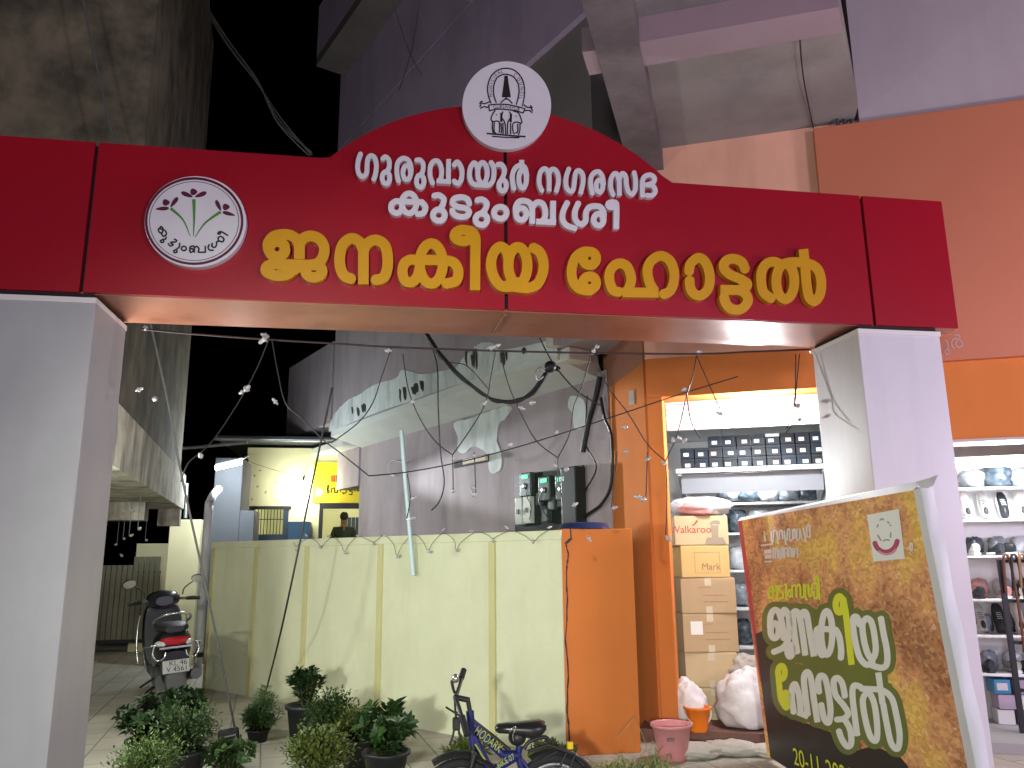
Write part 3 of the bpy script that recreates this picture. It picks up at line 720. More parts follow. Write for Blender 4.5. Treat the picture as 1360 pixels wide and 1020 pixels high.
# dark frame round the left bay
fr = MB(); p0 = cpt(328, 610); p1 = cpt(387, 673)
fr.box((p0[0] - .05, CY - .03, p1[1] - .05), (p0[0] + .03, CY + .0, p0[1])); fr.box((p0[0] + .032, CY - .03, p1[1] - .05), (p1[0], CY, p1[1] + .01))
fr.build("bay_frame", BLACK, cant)
wf = MB()
for k in range(2): wf.box((wx0 + (wx1 - wx0) * (.0 if k == 0 else .86), CY - .02, 1.602), (wx0 + (wx1 - wx0) * (.08 if k == 0 else 1.0), CY + .04, wz1 - .01))
wf.box((wx0 + (wx1-wx0)*.081, CY - .02, 1.602), (wx0 + (wx1-wx0)*.859, CY + .04, 1.602 + (wz1-1.6)*.42))
win = wf.build("window_frame", DKBLUE, cant)
g = MB()
for k in range(9):
    x = wx0 + (wx1 - wx0) * (.10 + .085 * k); g.tube([(x, CY + .01, 1.75), (x, CY + .01, wz1)], .008, 6)
g.tube([(wx0, CY + .012, 2.25), (wx1, CY + .012, 2.25)], .008, 6)
g.build("window_bars", DKBLUE, win)
MB().box((dx0 - .05, CY - .05, dz1 - .01), (dx1 + .03, CY - .002, dz1 + .09)).build("door_lintel", BLACK, cant)
MB().box((dx0 - .05, CY - .05, 0), (dx0 + .02, CY - .002, dz1 - .012)).build("door_frame", BLACK, cant)
bl = cpt(386, 694); br_ = cpt(414, 694)
MB().rbox((bl[0], CY - .45, 1.2), (br_[0], CY - .02, bl[1]), .01).build("meter_cabinet", mat("blue_cabinet_paint", (.02, .10, .20), .45), cant)
kg = MB(); a0 = cpt(456, 687, CY + 3.1); a1 = cpt(477, 713, CY + 3.1)
kg.box((a0[0] - .05, CY + 3.12, a1[1] - .4), (a1[0] + .2, CY + 3.19, a0[1])); kg.build("inner_window", DKBLUE, cant)
kg = MB()
for k in range(7): kg.tube([(a0[0] + .09*k, CY + 3.10, a1[1] - .3), (a0[0] + .09*k, CY + 3.10, a0[1])], .007, 5)
kg.build("inner_bars", STEEL, cant)
# painted yellow board over the door
YS = mat("yellow_sign_sheet", (.72, .60, .02), .5)
y0_, y1_ = cpt(417, 614), cpt(494, 668)
bd = MB().box((y0_[0], CY - .03, y1_[1]), (y1_[0] + .05, CY - .004, y0_[1])).build("sign_sheet", YS, cant)
CP = lambda a, b: onY(a, b, CY - .034)
redp = mat("red_print", (.45, .02, .02), .5)
prints((400,590,7.85), 5, [[(318,392),(318,335),(345,330),(348,392),S_], [(332,345),(332,392),S_], [(365,392),(365,330),(390,330),(390,392),S_], [(378,335),(378,392),S_], [(405,392),(405,345),(425,345),(425,392),S_], [(430,330),(445,325),(448,392),S_], [(462,392),(462,335),(480,330),(485,392),S_], [(492,325),(495,385),S_], [(505,330),(507,385),S_]], CP, redp, bd, "letter_print")
prints((400,590,7.85), 5.5, [[(272,515),(270,440),(285,425),(288,450),(275,470),(292,490),(285,515),S_], [(312,510),(318,462),(345,455),(350,505),S_], [(350,505),(375,505),S_], [(378,505),(380,415),(410,412),(412,500),S_],
  [(432,440),(440,412),(468,415),(470,500),(440,515),(430,500),S_], [(535,425),(520,405),(495,420),(500,440),(530,455),(532,475),(500,485),S_], [(500,485),(532,498),(528,525),(495,520),S_],
  [(560,490),(562,410),(585,405),(588,485),S_], [(588,485),(612,485),S_], [(612,410),(613,485),S_], [(640,485),(642,405),(660,400),(664,480),S_], [(664,480),(678,480),(678,400),S_]], CP, BLACK, bd, "letter_print")
prints((400,590,7.85), 26, [[(175,480),(205,500),(170,525)]], CP, mat("grey_print", (.25, .27, .25), .6), bd, "picture_print")
# lit tube light on its arm and lit bulb on the wall: the lamps of this corner
lampm = mat("lit_tube", (1, 1, 1), .4, emis=(.90, .97, 1.0), estr=45)
tl = thing("tube_light", "lit white tube light on an arm at the dark end of the lane", "light", (-2.25, 8.7, 2.85))
t0, t1 = onY(286, 622, 8.2), onY(321, 614, 8.2)
MB().tube([t0, t1], .035, 10).build("tube", lampm, tl)
up = Vector((0, .03, .055))
MB().tube([t0 + up, t1 + up], .03, 6).build("casing", STEEL, tl)
MB().tube([t1 + up, onY(330, 605, 9.0)], .015, 6).build("arm", STEEL, tl)
lamp("tube_lamp", 'POINT', ((t0 + t1) / 2 + Vector((.10, -.40, -.16))), 130, (.88, .97, 1.0), .12)
bl_ = thing("wall_bulb", "glaring lit flood bulb on the cream canteen wall beside the yellow sign", "light", onY(402, 648, CY - .25))
bc = onY(402, 648, CY - .25)
MB().ell(bc, (.11, .11, .13), 20, 12).build("bulb", mat("lit_bulb", (1, 1, 1), .4, emis=(1.0, .98, .80), estr=60), bl_)
MB().tube([bc + Vector((0, 0, .09)), bc + Vector((0, .05, .2)), bc + Vector((0, .25, .22))], .02, 8).build("holder", BLACK, bl_)
lamp("bulb_lamp", 'POINT', bc + Vector((0, -.12, -.02)), 42, (1.0, .95, .74), .10)
lamp('pier_fill_spot', 'SPOT', bc + Vector((.06, -.22, .02)), 2600, (.93, .97, 1.0), .10, (2.41, 3.5, 2.5), 12, .35)  # narrow beam added at the bulb to brighten only the shop's side wall
lamp("canteen_room_lamp", 'POINT', ((dx0 + dx1)/2, CY + 1.6, 2.9), 60, (1, .97, .8), .15)

# grey service pillar beside the canteen, rain pipe, gate and gate post
sp_ = thing("service_pillar", "plain grey plaster pillar between the rain pipe and the cream canteen", "pillar", (-2.4, 8.9, 0))
gx0, gx1 = onY(284, 650, 8.6).x, onY(331, 650, 8.6).x
gz = onY(300, 618, 8.6).z
MB().rbox((gx0, 8.6, 0), (gx1 - .12, 9.5, gz + .12), .008).build("pillar_block", mat("grey_plaster", (.085, .092, .105), .85, c2=(.065, .07, .08), scale=2, amt=.6), sp_)
MB().rbox((gx1 - .118, 8.6, 0), (gx1 + .1, 9.2, onY(330, 678, 8.6).z), .008).build("low_block", MATS["grey_plaster"], sp_)
rp = thing("rain_pipe", "grey rain pipe standing against the left end of the cream wall", "pipe", (-2.36, 7.3, 0))
pp = [onY(262, 893, 7.3), onY(268, 800, 7.3), onY(277, 680, 7.3), onY(279, 668, 7.3), onY(283, 658, 7.45), onY(290, 650, 7.8)]
MB().tube(smooth_path(pp, 4), .058, 14).build("pipe", mat("grey_pvc", (.48, .49, .50), .45, streak=(.25, .25, .25), samt=.4), rp)
MB().tube([pp[0] + Vector((0, 0, .20)), pp[0] + Vector((0, 0, .26))], .068, 14).build("clamp", BLACK, rp)
gp = thing("gate_post", "square pale yellow gate post beside the slatted gate behind the scooter", "post", (-2.95, 8.6, 0))
GY = 8.4
ga, gb = onY(226, 690, GY), onY(267, 690, GY)
GPY = mat("pale_yellow_post_paint", (.70, .66, .42), .8, c2=(.62, .58, .36), scale=2, amt=.5)
MB().rbox((ga.x, GY, 0), (gb.x, GY + .55, ga.z), .008).build("post", GPY, gp)
gl = onY(182, 722, 10.6); g2 = onY(215, 722, 10.6)
MB().box((gl.x, 10.6, 0), (g2.x + .3, 10.85, gl.z)).build("low_wall", GPY, gp)
MB().tube([onY(246, 688, GY + .2), onY(248, 642, GY + .2)], .03, 8).build("steel_stub", STEEL, gp)
FG = 10.4
fa, fb = onY(120, 740, FG), onY(214, 738, FG)
gt = thing("slatted_gate", "closed lane gate of upright olive slats in a dark frame", "gate", ((fa.x+fb.x)/2, FG, 0))
SL = mat("olive_slat_paint", (.20, .19, .12), .6, c2=(.13, .125, .08), scale=4, amt=.6)
gz1 = fa.z
for k in range(13):
    x = fa.x + (fb.x - fa.x) * k / 13
    MB().rbox((x + .005, FG, .22), (x + (fb.x-fa.x)/13 - .005, FG + .02, gz1 - (.0 if k > 7 else .14)), .004).build("slat", SL, gt)
fm = MB(); fm.box((fa.x, FG + .022, .16), (fb.x, FG + .06, .24)); fm.box((fa.x, FG + .022, gz1 - .3), (fb.x, FG + .06, gz1 - .24)); fm.box((fa.x, FG + .025, .242), (fb.x, FG + .04, gz1 - .32))  # last box is an added black sheet that darkens the gaps between slats
fm.build("frame", BLACK, gt)

# person inside the canteen doorway, seen from behind
def skin_body(name, joints, edges, m, parent, root=0, sub=2):
    me = bpy.data.meshes.new(name); me.from_pydata([j[0] for j in joints], edges, [])
    o = bpy.data.objects.new(name, me); COL.objects.link(o); o.parent = parent; me.materials.append(m)
    sk = o.modifiers.new("skin", 'SKIN'); sk.use_smooth_shade = True
    for i, j in enumerate(joints):
        d = me.skin_vertices[0].data[i]; r = j[1]; d.radius = r if isinstance(r, tuple) else (r, r); d.use_root = (i == root)
    sb = o.modifiers.new("sub", 'SUBSURF'); sb.levels = sub; sb.render_levels = sub
    return o
pc = onY(457, 690, CY + .9)
pz = pc.z - 1.60
per = thing("person", "person in dark clothes seen from behind in the canteen doorway", "person", (pc.x, CY + .9, pz), R(8))
SKIN = mat("skin", (.22, .12, .075), .6); CLOTH = mat("dark_green_shirt", (.03, .04, .035), .9); TROU = mat("dark_trousers", (.02, .022, .03), .9); HAIR = mat("black_hair", (.008, .007, .007), .6)
skin_body("body", [((0,0,.98),(.12,.09)), ((0,0,1.2),(.13,.09)), ((0,0,1.38),(.13,.085)), ((0,.0,1.49),.055), ((0,.01,1.58),(.07,.085)), ((0,.015,1.68),(.068,.08)),
   ((.17,0,1.40),.05), ((.23,.02,1.14),.04), ((.20,.16,.96),.032), ((.19,.20,.90),.03), ((-.17,0,1.40),.05), ((-.23,.02,1.14),.04), ((-.20,.16,.96),.032), ((-.19,.20,.90),.03),
   ((.09,0,.88),.075), ((.10,.02,.5),.055), ((.10,0,.09),.04), ((.10,.13,.035),.035), ((-.09,0,.88),.075), ((-.10,.02,.5),.055), ((-.10,0,.09),.04), ((-.10,.13,.035),.035)],
   [(0,1),(1,2),(2,3),(3,4),(4,5),(2,6),(6,7),(7,8),(8,9),(2,10),(10,11),(11,12),(12,13),(0,14),(14,15),(15,16),(16,17),(0,18),(18,19),(19,20),(20,21)], SKIN, per)
skin_body("shirt", [((0,0,.92),(.15,.11)), ((0,0,1.2),(.15,.105)), ((0,0,1.38),(.15,.10)), ((0,0,1.455),.07), ((.17,0,1.41),.066), ((.225,.01,1.2),.06), ((-.17,0,1.41),.066), ((-.225,.01,1.2),.06)], [(0,1),(1,2),(2,3),(2,4),(4,5),(2,6),(6,7)], CLOTH, per)
skin_body("trousers", [((0,0,.95),(.145,.105)), ((.09,0,.84),.09), ((.10,.02,.5),.075), ((.10,0,.1),.06), ((-.09,0,.84),.09), ((-.10,.02,.5),.075), ((-.10,0,.1),.06)], [(0,1),(1,2),(2,3),(0,4),(4,5),(5,6)], TROU, per)
MB().ell((0, -.005, 1.665), (.083, .095, .095), 16, 12).build("hair", HAIR, per, local=True)

# ------------------------------------------------------------------ printed banner leaning inside the right pillar
K = .92
bu = -ray(600, 777).normalized(); bv0 = ray(580, -2590).normalized(); bv = (bv0 - bu * bu.dot(bv0)).normalized()
bnr = bu.cross(bv).normalized()
P0 = EYE + K * (onplane(1145, 650, Vector((1, 0, 0)), 3.05) - EYE)
if bnr.dot(EYE - P0) < 0: bnr = -bnr
bd_ = bnr.dot(P0)
def BP(h): return lambda a, b: onplane(a, b, bnr, bd_ + h)
ban = thing("printed_banner", "tall brown and green printed food banner leaning inside the right pillar", "banner", (2.85, .3, 0))
def food_mat():
    m = bpy.data.materials.new("food_photo_print"); m.use_nodes = True; nt = m.node_tree; N = nt.nodes; L = nt.links; b = N["Principled BSDF"]
    tc = N.new("ShaderNodeTexCoord")
    v = N.new("ShaderNodeTexVoronoi"); v.inputs["Scale"].default_value = 58; mp = N.new("ShaderNodeMapping"); mp.inputs["Scale"].default_value = (1, .6, 1); mp.inputs["Rotation"].default_value = (.6, .2, .4)
    L.new(tc.outputs["Object"], mp.inputs["Vector"])
    n0 = N.new("ShaderNodeTexNoise"); n0.inputs["Scale"].default_value = 9; n0.inputs["Detail"].default_value = 6; L.new(mp.outputs[0], n0.inputs["Vector"])
    va = N.new("ShaderNodeVectorMath"); va.operation = 'MULTIPLY_ADD'; L.new(n0.outputs["Color"], va.inputs[0]); va.inputs[1].default_value = (.07, .07, .07); L.new(mp.outputs[0], va.inputs[2])
    L.new(va.outputs[0], v.inputs["Vector"])
    cr = N.new("ShaderNodeValToRGB"); L.new(v.outputs["Color"], cr.inputs[0]); e = cr.color_ramp.elements
    e[0].position = .1; e[0].color = (.26, .10, .05, 1); e[1].position = .95; e[1].color = (.95, .78, .48, 1)
    for pos, c in ((.35, (.52, .24, .11, 1)), (.62, (.78, .40, .17, 1)), (.8, (.88, .54, .22, 1))):
        q = cr.color_ramp.elements.new(pos); q.color = c
    n1 = N.new("ShaderNodeTexNoise"); n1.inputs["Scale"].default_value = 2.2; n1.inputs["Detail"].default_value = 7; L.new(tc.outputs["Object"], n1.inputs["Vector"])
    cr2 = N.new("ShaderNodeValToRGB"); L.new(n1.outputs["Fac"], cr2.inputs[0]); e = cr2.color_ramp.elements
    e[0].position = .40; e[0].color = (.34, .14, .07, 1); e[1].position = .62; e[1].color = (.95, .66, .12, 1)
    q = cr2.color_ramp.elements.new(.50); q.color = (.78, .37, .18, 1)
    mx = N.new("ShaderNodeMix"); mx.data_type = 'RGBA'; mx.inputs[0].default_value = .58; L.new(cr.outputs[0], mx.inputs[6]); L.new(cr2.outputs[0], mx.inputs[7])
    L.new(mx.outputs[2], b.inputs["Base Color"]); b.inputs["Roughness"].default_value = .75; b.inputs["Specular IOR Level"].default_value = .15
    return m
FLEX = mat("white_flex_sheet", (.66, .67, .68), .5, c2=(.52, .54, .57), scale=3, amt=.6, bump=.1, bscale=5)
def extend(a, b, zmin, h=0.):                       # follow a photo line down the banner until it meets the ground
    A, Bq = BP(h)(*a), BP(h)(*b); d = (Bq - A); t = (zmin - A.z) / d.z; return A + d * t
wob = lambda p, k: p + bnr * (.008 * mnoise.noise(p * 1.6 + Vector((k, 0, 0))))
def sheet(name, tl, bl, tr, br, m, n=16, mm=20, h=0.):
    mb = MB(); vs = []
    for i in range(mm + 1):
        l = tl.lerp(bl, i / mm); r = tr.lerp(br, i / mm)
        for j in range(n + 1): vs.append(l.lerp(r, j / n) + bnr * h)
    fs = [(i*(n+1)+j, i*(n+1)+j+1, (i+1)*(n+1)+j+1, (i+1)*(n+1)+j) for i in range(mm) for j in range(n)]
    mb.add(vs, fs, True); return mb.build(name, m, ban)
TL, TRr = BP(0)(980, 692), BP(0)(1213, 651)
BL, BR = extend((980, 692), (1021, 1020), .03), extend((1213, 651), (1285, 1020), .03)
sheet("print_sheet", TL, BL, TRr, BR, food_mat())
bk_ = -bnr
rib = lambda a, b, c, d, name, m: MB().add([a, b, c, d], [(0, 1, 2, 3)]).build(name, m, ban)
sheet("white_margin", TRr, BR, BP(0)(1222, 648), extend((1222, 648), (1296, 1020), .03), FLEX, 3, 20)
# the flap curls back round the frame's right edge, with soft folds
vs = []; mm = 26; nn = 8
A0, A1 = BP(0)(1222, 648), extend((1222, 648), (1296, 1020), .03)
for i in range(mm + 1):
    p = A0.lerp(A1, i / mm)
    for j in range(nn + 1):
        t = j / nn; fold = .012 * math.sin(i * 1.1 + t * 3) * t
        vs.append(p + bu * (.012 * math.sin(t * 2.2) + fold * .6) + bk_ * (.045 * t * t + .02 * t))
MB().add(vs, [(i*(nn+1)+j, i*(nn+1)+j+1, (i+1)*(nn+1)+j+1, (i+1)*(nn+1)+j) for i in range(mm) for j in range(nn)], True).build("flap", FLEX, ban)
tl2, tr2 = BP(0)(978, 688), BP(0)(1218, 638)
MB().add([TL, TRr, tr2 + bk_*.03, tl2 + bk_*.03], [(0,1,2,3)]).build("top_margin", FLEX, ban)
MB().add([BP(-.01)(1216, 640), BP(-.01)(1236, 634), BP(-.02)(1246, 630), BP(-.04)(1240, 644), BP(-.02)(1226, 652)], [(0,1,2,3,4)]).build("loose_corner", FLEX, ban)
WOOD = mat("batten_wood", (.30, .20, .11), .8, c2=(.2, .13, .07), scale=8, amt=.6)
fmb = MB()
for a, b in ((TL, BL), (TRr, BR)):
    fmb.tube([a + bk_*.03, b + bk_*.03], .016, 6)
fmb.tube([TL + bk_*.03, TRr + bk_*.03], .016, 6)
fmb.build("frame", WOOD, ban)
sheet("red_edge", BP(.001)(980, 692), BP(.001)(1009, 905), BP(.001)(985, 691), BP(.001)(1013, 905), mat("red_print_strip", (.50, .05, .08), .5), 2, 12)
DARKP = mat("charcoal_print", (.020, .020, .022), .4, c2=(.03, .026, .024), scale=3, amt=.5)
dp = [(1003,842),(1012,838),(1024,862),(1034,905),(1046,950),(1075,962),(1110,975),(1128,1000),(1160,990),(1196,1006),(1206,1018),(1203,1050)]
dpts = [BP(.0016)(*q) for q in dp] + [extend((1150, 990), (1170, 1090), .032, .0016), extend((1003, 842), (1025, 1020), .032, .0016)]
o = MB().poly(dpts, bk_ * .0008).build("charcoal_print", DARKP, ban); fix_normals(o)
bA = (1010, 770, 6.8); bB = (1020, 870, 6.476)
bl1 = [[ring(127,460,37,68), [(88,440),(90,330),(122,274),(165,295),(195,400),(212,542)], [(188,330),(215,272),(250,318),(262,430),(248,540),(205,612),(112,655)], ring(266,640,24,54)],
 [[(332,662),(310,520),(296,390),(292,310),(320,284),(350,330),(378,480),(405,682)], [(358,350),(385,292),(415,312),(440,450),(482,692)]],
 [ring(598,480,50,198), [(512,440),(690,452),S_], [(540,438),(508,455),(508,540),(530,645),(560,685)], [(680,450),(712,520),(728,630),(725,712)]],
 [[(895,410),(872,340),(838,345),(836,430),(858,570),(895,700),(960,768),(1015,735)], [(960,345),(920,400),(935,550),(970,670),(1010,715),(1040,640),(1028,500),(1000,380),(960,345)], [(985,765),(1085,795),(1138,765),(1142,650),(1110,480),(1085,338)]]]
bl1y = [[ring(712,222,33,74), [(745,165),(768,290),(775,350)], [(770,300),(795,520),(822,768),S_]]]
bl2 = [[[(222,500),(205,380),(205,290),(232,250),(262,330),(275,420),(280,500)], [(255,492),(345,528),S_], [(342,520),(325,380),(310,250),(312,175),(340,146),(368,200),(392,370),(425,578)]],
 [[(440,325),(430,230),(450,178),(490,200),(520,330),(537,480),(522,580),(482,545),(455,415)]],
 [[(662,362),(640,250),(602,198),(565,222),(580,340),(645,425),(688,500),(655,545),(585,555)], [(655,548),(705,640),(715,760),(680,785),(635,725),(608,648)]],
 [[(768,695),(742,500),(725,330),(742,262),(800,275)], [(860,310),(815,385),(838,560),(880,700),(925,738),(940,670),(930,520),(905,390),(860,310)], [(800,290),(870,292),(985,305),(1062,370),(1100,500),(1132,690),(1115,805),(1060,760),(1022,600),(990,420)], [(948,150),(985,420),S_]]]
bl2y = [[ring(115,150,30,58), [(86,140),(96,260),(112,380),(150,448),(165,445)], ring(150,380,24,58)]]
allst = [st for g in bl1 + bl1y for st in px(bA, g)] + [st for g in bl2 + bl2y for st in px(bB, g)]
GREENP = mat("olive_green_print", (.15, .20, .045), .4, c2=(.11, .14, .04), scale=1.4, amt=.6)
fill = [[(1030,820),(1170,850),S_], [(1035,850),(1175,890),S_], [(1040,900),(1180,930),S_], [(1045,920),(1185,965),S_]]
lp = stroke_loops(allst + [(f, 22) for f in fill], 11.0, .8)
mb = MB(); loops_solid(mb, lp, lambda p: BP(.003)(*p), bk_ * .001); o = mb.build("green_shape", GREENP, ban); fix_normals(o)
WPR = mat("white_print", (.80, .82, .78), .5); YPR = mat("lime_print", (.74, .80, .05), .5)
BPf = BP(.005)
letters(bA, 28, bl1, BPf, bk_ * .001, WPR, ban, "letter_print"); letters(bA, 28, bl1y, BPf, bk_ * .001, YPR, ban, "letter_print")
letters(bB, 26, bl2, BPf, bk_ * .001, WPR, ban, "letter_print"); letters(bB, 25, bl2y, BPf, bk_ * .001, YPR, ban, "letter_print")
# smaller lines of the print
cs = (1000, 690, 9.27)
prints(cs, 12, [ [(200,960),(190,900),(215,830),(245,830),(250,900),(235,970),(205,950)], [(190,890),(275,880),S_], [(275,830),(300,830),(300,960),(290,985)], [(365,820),(330,815),(325,870),(365,900),(365,960),(325,975)],
   [(390,800),(408,810),(408,950),(425,985)], ring(450,910,18,45), [(485,960),(480,850),(500,810),(530,830),(535,960)], [(535,840),(560,800),(580,830),(585,950)], [(585,960),(625,955),S_], [(625,790),(628,955),S_],
   [(645,800),(645,950),(668,990)], [(680,790),(690,930),(720,930),(720,800)], [(720,820),(755,780),(790,800),(790,960),(755,960),(750,880)], [(770,760),(775,710),(800,720),(820,990)] ], BPf, YPR, ban, "letter_print", .2, bk_ * .001)
PALE = mat("pale_grey_print", (.78, .75, .72), .5)
prints(cs, 9, [ [(225,140),(225,250),(245,270),(255,140),(275,140)], [(290,140),(300,220),(305,300)], [(325,250),(325,150),(355,140),(365,240)], [(385,140),(395,230),(405,310)], [(420,260),(425,130),(450,130),(455,255),(485,245)], [(490,120),(490,245),S_],
  [(505,110),(520,170),(510,235)], [(540,110),(540,240),(570,240),(575,110)], [(575,110),(600,240),S_], [(615,100),(640,200),(650,280)], [(665,220),(660,110),(690,70),(705,200),(680,215)],
  [(250,480),(250,370),(275,365),(275,480)], [(275,370),(300,365),(305,475)], [(320,370),(325,475),(345,470),(350,360),(370,360),(370,475)], [(390,470),(390,360),(420,360),(425,460)], [(440,465),(440,360),(465,355),(470,460)], [(490,350),(495,460),(520,350)], [(535,350),(555,370),(540,400),(555,430),(545,465)],
  ([(135,140),(150,270),S_],(4,14)), [(100,320),(245,300),S_], ([(140,400),(225,390),S_],26), ([(145,460),(230,450),S_],26), [(140,520),(235,515),S_] ], BPf, PALE, ban, "letter_print", .2, bk_ * .001)
# white card with a round crest
wc = [(1151.5, 684), (1193.5, 676), (1201.5, 742), (1160, 746)]
o = MB().poly([BP(.004)(*q) for q in wc], bk_ * .001).build("white_card_print", WPR, ban); fix_normals(o)
MAG = mat("magenta_print", (.42, .03, .12), .5); cw_ = (1140, 670, 11.33)
prints(cw_, 36, [[(245,575),(280,650),(350,705),(425,715),(500,690),(560,620),(585,545)]], BPf, MAG, ban, "crest_print", .2, bk_ * .001)
prints(cw_, 16, [[(300,700),(370,740),(440,748),(510,725),(565,675)]], BP(.0062), mat("pink_print", (.60, .30, .36), .5), ban, "crest_print", .2, bk_ * .001)
gcol = mat("grey_green_print", (.30, .34, .33), .5)
prints(cw_, 11, [[(325,240),(350,215),(378,232)], [(435,255),(465,285)], [(470,305),(492,322)], [(280,345),(300,300)], [(485,420),(482,500)], [(290,460),(312,500),(340,545)], [(375,550),(420,530),(465,540)]], BPf, gcol, ban, "crest_print", .2, bk_ * .001)
prints(cw_, 9, [ring(793,640,18,60)], BPf, WPR, ban, "dot_print", .2, bk_ * .001)
# the date, following the slope of the print
e0, e1 = BPf(1052, 992), BPf(1128, 1019)
ex_ = (e1 - e0).normalized(); ey_ = bv
hgt = (BPf(1052, 990) - BPf(1056, 1013)).length
def put_date(u, v): return e0 + ex_ * (u) + (ey_ * v) - ey_ * hgt
tv, tf = text_tris("20-11-2020", hgt * 1.42, 'LEFT'); wmax = max(v.x for v in tv); L_ = (e1 - e0).length
MB().add([put_date(v.x / wmax * L_ * 1.05, v.y) for v in tv], tf).build("date_print", YPR, ban)

# ------------------------------------------------------------------ inside the shop
lampw = mat("lit_shop_tube", (1, 1, 1), .4, emis=(.90, .96, 1.0), estr=40)
def shop_tube(x, y, z, label, l=.55, pw=80):
    t = thing("tube_light", label, "light", SF.p(x, y, z), R(-25))
    MB(SF.M).tube([(x - l/2, y, z), (x + l/2, y, z)], .026, 10).build("tube", lampw, t)
    MB(SF.M).rbox((x - l/2 - .03, y - .02, z + .03), (x + l/2 + .03, y + .03, z + .07), .006).build("casing", INNER, t)
    MB(SF.M).tube([(x - l/2 + .04, y, z + .05), (x - l/2 + .04, y, 2.956)], .006, 5).build("hanger", STEEL, t)
    lamp("shop_lamp", 'POINT', SF.p(x, y - .06, z - .06), pw, (.92, .96, 1.0), .10)
shop_tube(.84, .20, 2.80, "glaring lit tube light hanging below the shutter of the shop opening", pw=170)
shop_tube(2.9, .62, 2.30, "lit tube light above the shoe shelves of the right shop", 1.0, 70)

shop_tube(.75, 1.75, 2.27, "added tube light hidden behind the shelf apron to brighten the back wall", .6, 14)  # added helper tube, kept out of sight, for the dark rear of the shop
CARD = [mat("brown_cardboard", (.42, .30, .17), .85, c2=(.36, .25, .14), scale=5, amt=.5), mat("pale_cardboard", (.50, .38, .22), .85, c2=(.42, .31, .18), scale=5, amt=.5), mat("yellow_cardboard", (.55, .38, .15), .85, c2=(.48, .33, .13), scale=4, amt=.4)]
TAPE = mat("glossy_tape", (.55, .47, .34), .2)
FADED = mat("faded_brown_print", (.30, .17, .09), .8)
def carton(x, y, z, wx, dy, h, m, label, rz, extra=None, tape=True):
    t = thing("carton", label, "carton", SF.p(x, y, z), R(-25) + rz, "cartons stacked inside the shop opening")
    M = wmat(t)
    b = MB(); b.rbox((-wx/2, 0, 0), (wx/2, dy, h - .006), .006)
    b.build("box", m, t, local=True)
    f = MB(); f.rbox((-wx/2 + .002, .003, h - .0055), (wx/2 - .002, dy/2 - .003, h), .002); f.rbox((-wx/2 + .002, dy/2 + .003, h - .0055), (wx/2 - .002, dy - .003, h), .002)
    f.build("flaps", m, t, local=True)
    if tape:
        MB().box((-.03, -.0015, h - .07), (.03, -.0005, h - .006)).build("tape", TAPE, t, local=True)
        MB().box((-.028, -.0015, .0), (.03, -.0005, .06)).build("tape", TAPE, t, local=True)
    if extra: extra(t, wx, h)
    return t
def ex_mark(t, wx, h):
    M = wmat(t)
    for (a, b, c, d) in ((-.22,.14,.30,.145), (-.22,.78,.30,.785), (-.22,.14,-.213,.785), (.293,.14,.30,.785)):
        MB().box((wx*a, -.0015, h*b), (wx*c, -.0007, h*d)).build("outline_print", FADED, t, local=True)
    vs, fs = text_tris("Mark", .085)
    MB().add([Vector((wx*.11 + v.x, -.0018, h*.24 + v.y)) for v in vs], fs).build("word_print", FADED, t, local=True)
def ex_lines(t, wx, h):
    for k, (a, b, c) in enumerate(((-.1, .35, .32), (-.1, .31, .50), (-.18, .05, .72))):
        MB().box((wx*a, -.0015, h*c), (wx*b, -.0007, h*c + .004)).build("line_print", FADED, t, local=True)
def ex_label(t, wx, h):
    MB().box((-wx*.36, -.0018, h*.45), (-wx*.14, -.0006, h*.80)).build("paper_label", mat("paper_label", (.70, .68, .64), .7), t, local=True)
    ex_lines(t, wx, h)
def ex_bird2(t, wx, h):
    vs, fs = text_tris("Walkaroo", .095)
    MB().add([Vector((-wx*.20 + v.x, -.0018, h*.42 + v.y)) for v in vs], fs).build("brand_print", mat("dull_red_print", (.36, .06, .05), .7), t, local=True)
    mb = MB(); loops_solid(mb, stroke_loops([([(0,0),(.03,.018),(.05,.045)],(.004,.010))], .01, .002), lambda p: Vector((-wx*.17 + p[0], -.002, h*.66 + p[1])), (0, .001, 0)); mb.build("bird_print", MATS["dull_red_print"], t, local=True)
    sil = MB(); loops_solid(sil, stroke_loops([([(0,-.11),(0,-.05)],(.10,.075)), ([(0,-.05),(0,.06)],(.03,.035)), ([(-.035,.075),(.0,.092),(.04,.085)],(.012,.02))], .03, .004), lambda p: Vector((wx*.25 + p[0], -.0018, h*.44 + p[1])), (0, .001, 0)); sil.build("figure_print", mat("faint_grey_print", (.27, .22, .16), .8), t, local=True)
rows = [(.105,.27,.46,CARD[1],"pale crushed carton at the very bottom of the stack beside the sack",None,.02,.24),
        (.378,.30,.47,CARD[1],"pale carton with plastic tape just under the labelled carton in the stack",None,-.01,.23),
        (.681,.335,.50,CARD[0],"brown carton with a white paper label halfway up the stack",ex_label,.03,.24),
        (1.019,.315,.50,CARD[0],"large plain carton with faint printed lines directly under the carton reading Mark",ex_lines,-.02,.24),
        (1.337,.29,.45,CARD[2],"yellowish carton printed Mark second from the top of the stack",ex_mark,.02,.23),
        (1.630,.27,.50,CARD[1],"topmost carton printed with red lettering and a faint figure of a man",ex_bird2,-.01,.21)]
for z, h, wx, m, lab, ex, rz, x in rows: carton(x + .05, .50, z, wx, .40, h, m, lab, rz + .26, ex, ex not in (ex_bird2, ex_mark))

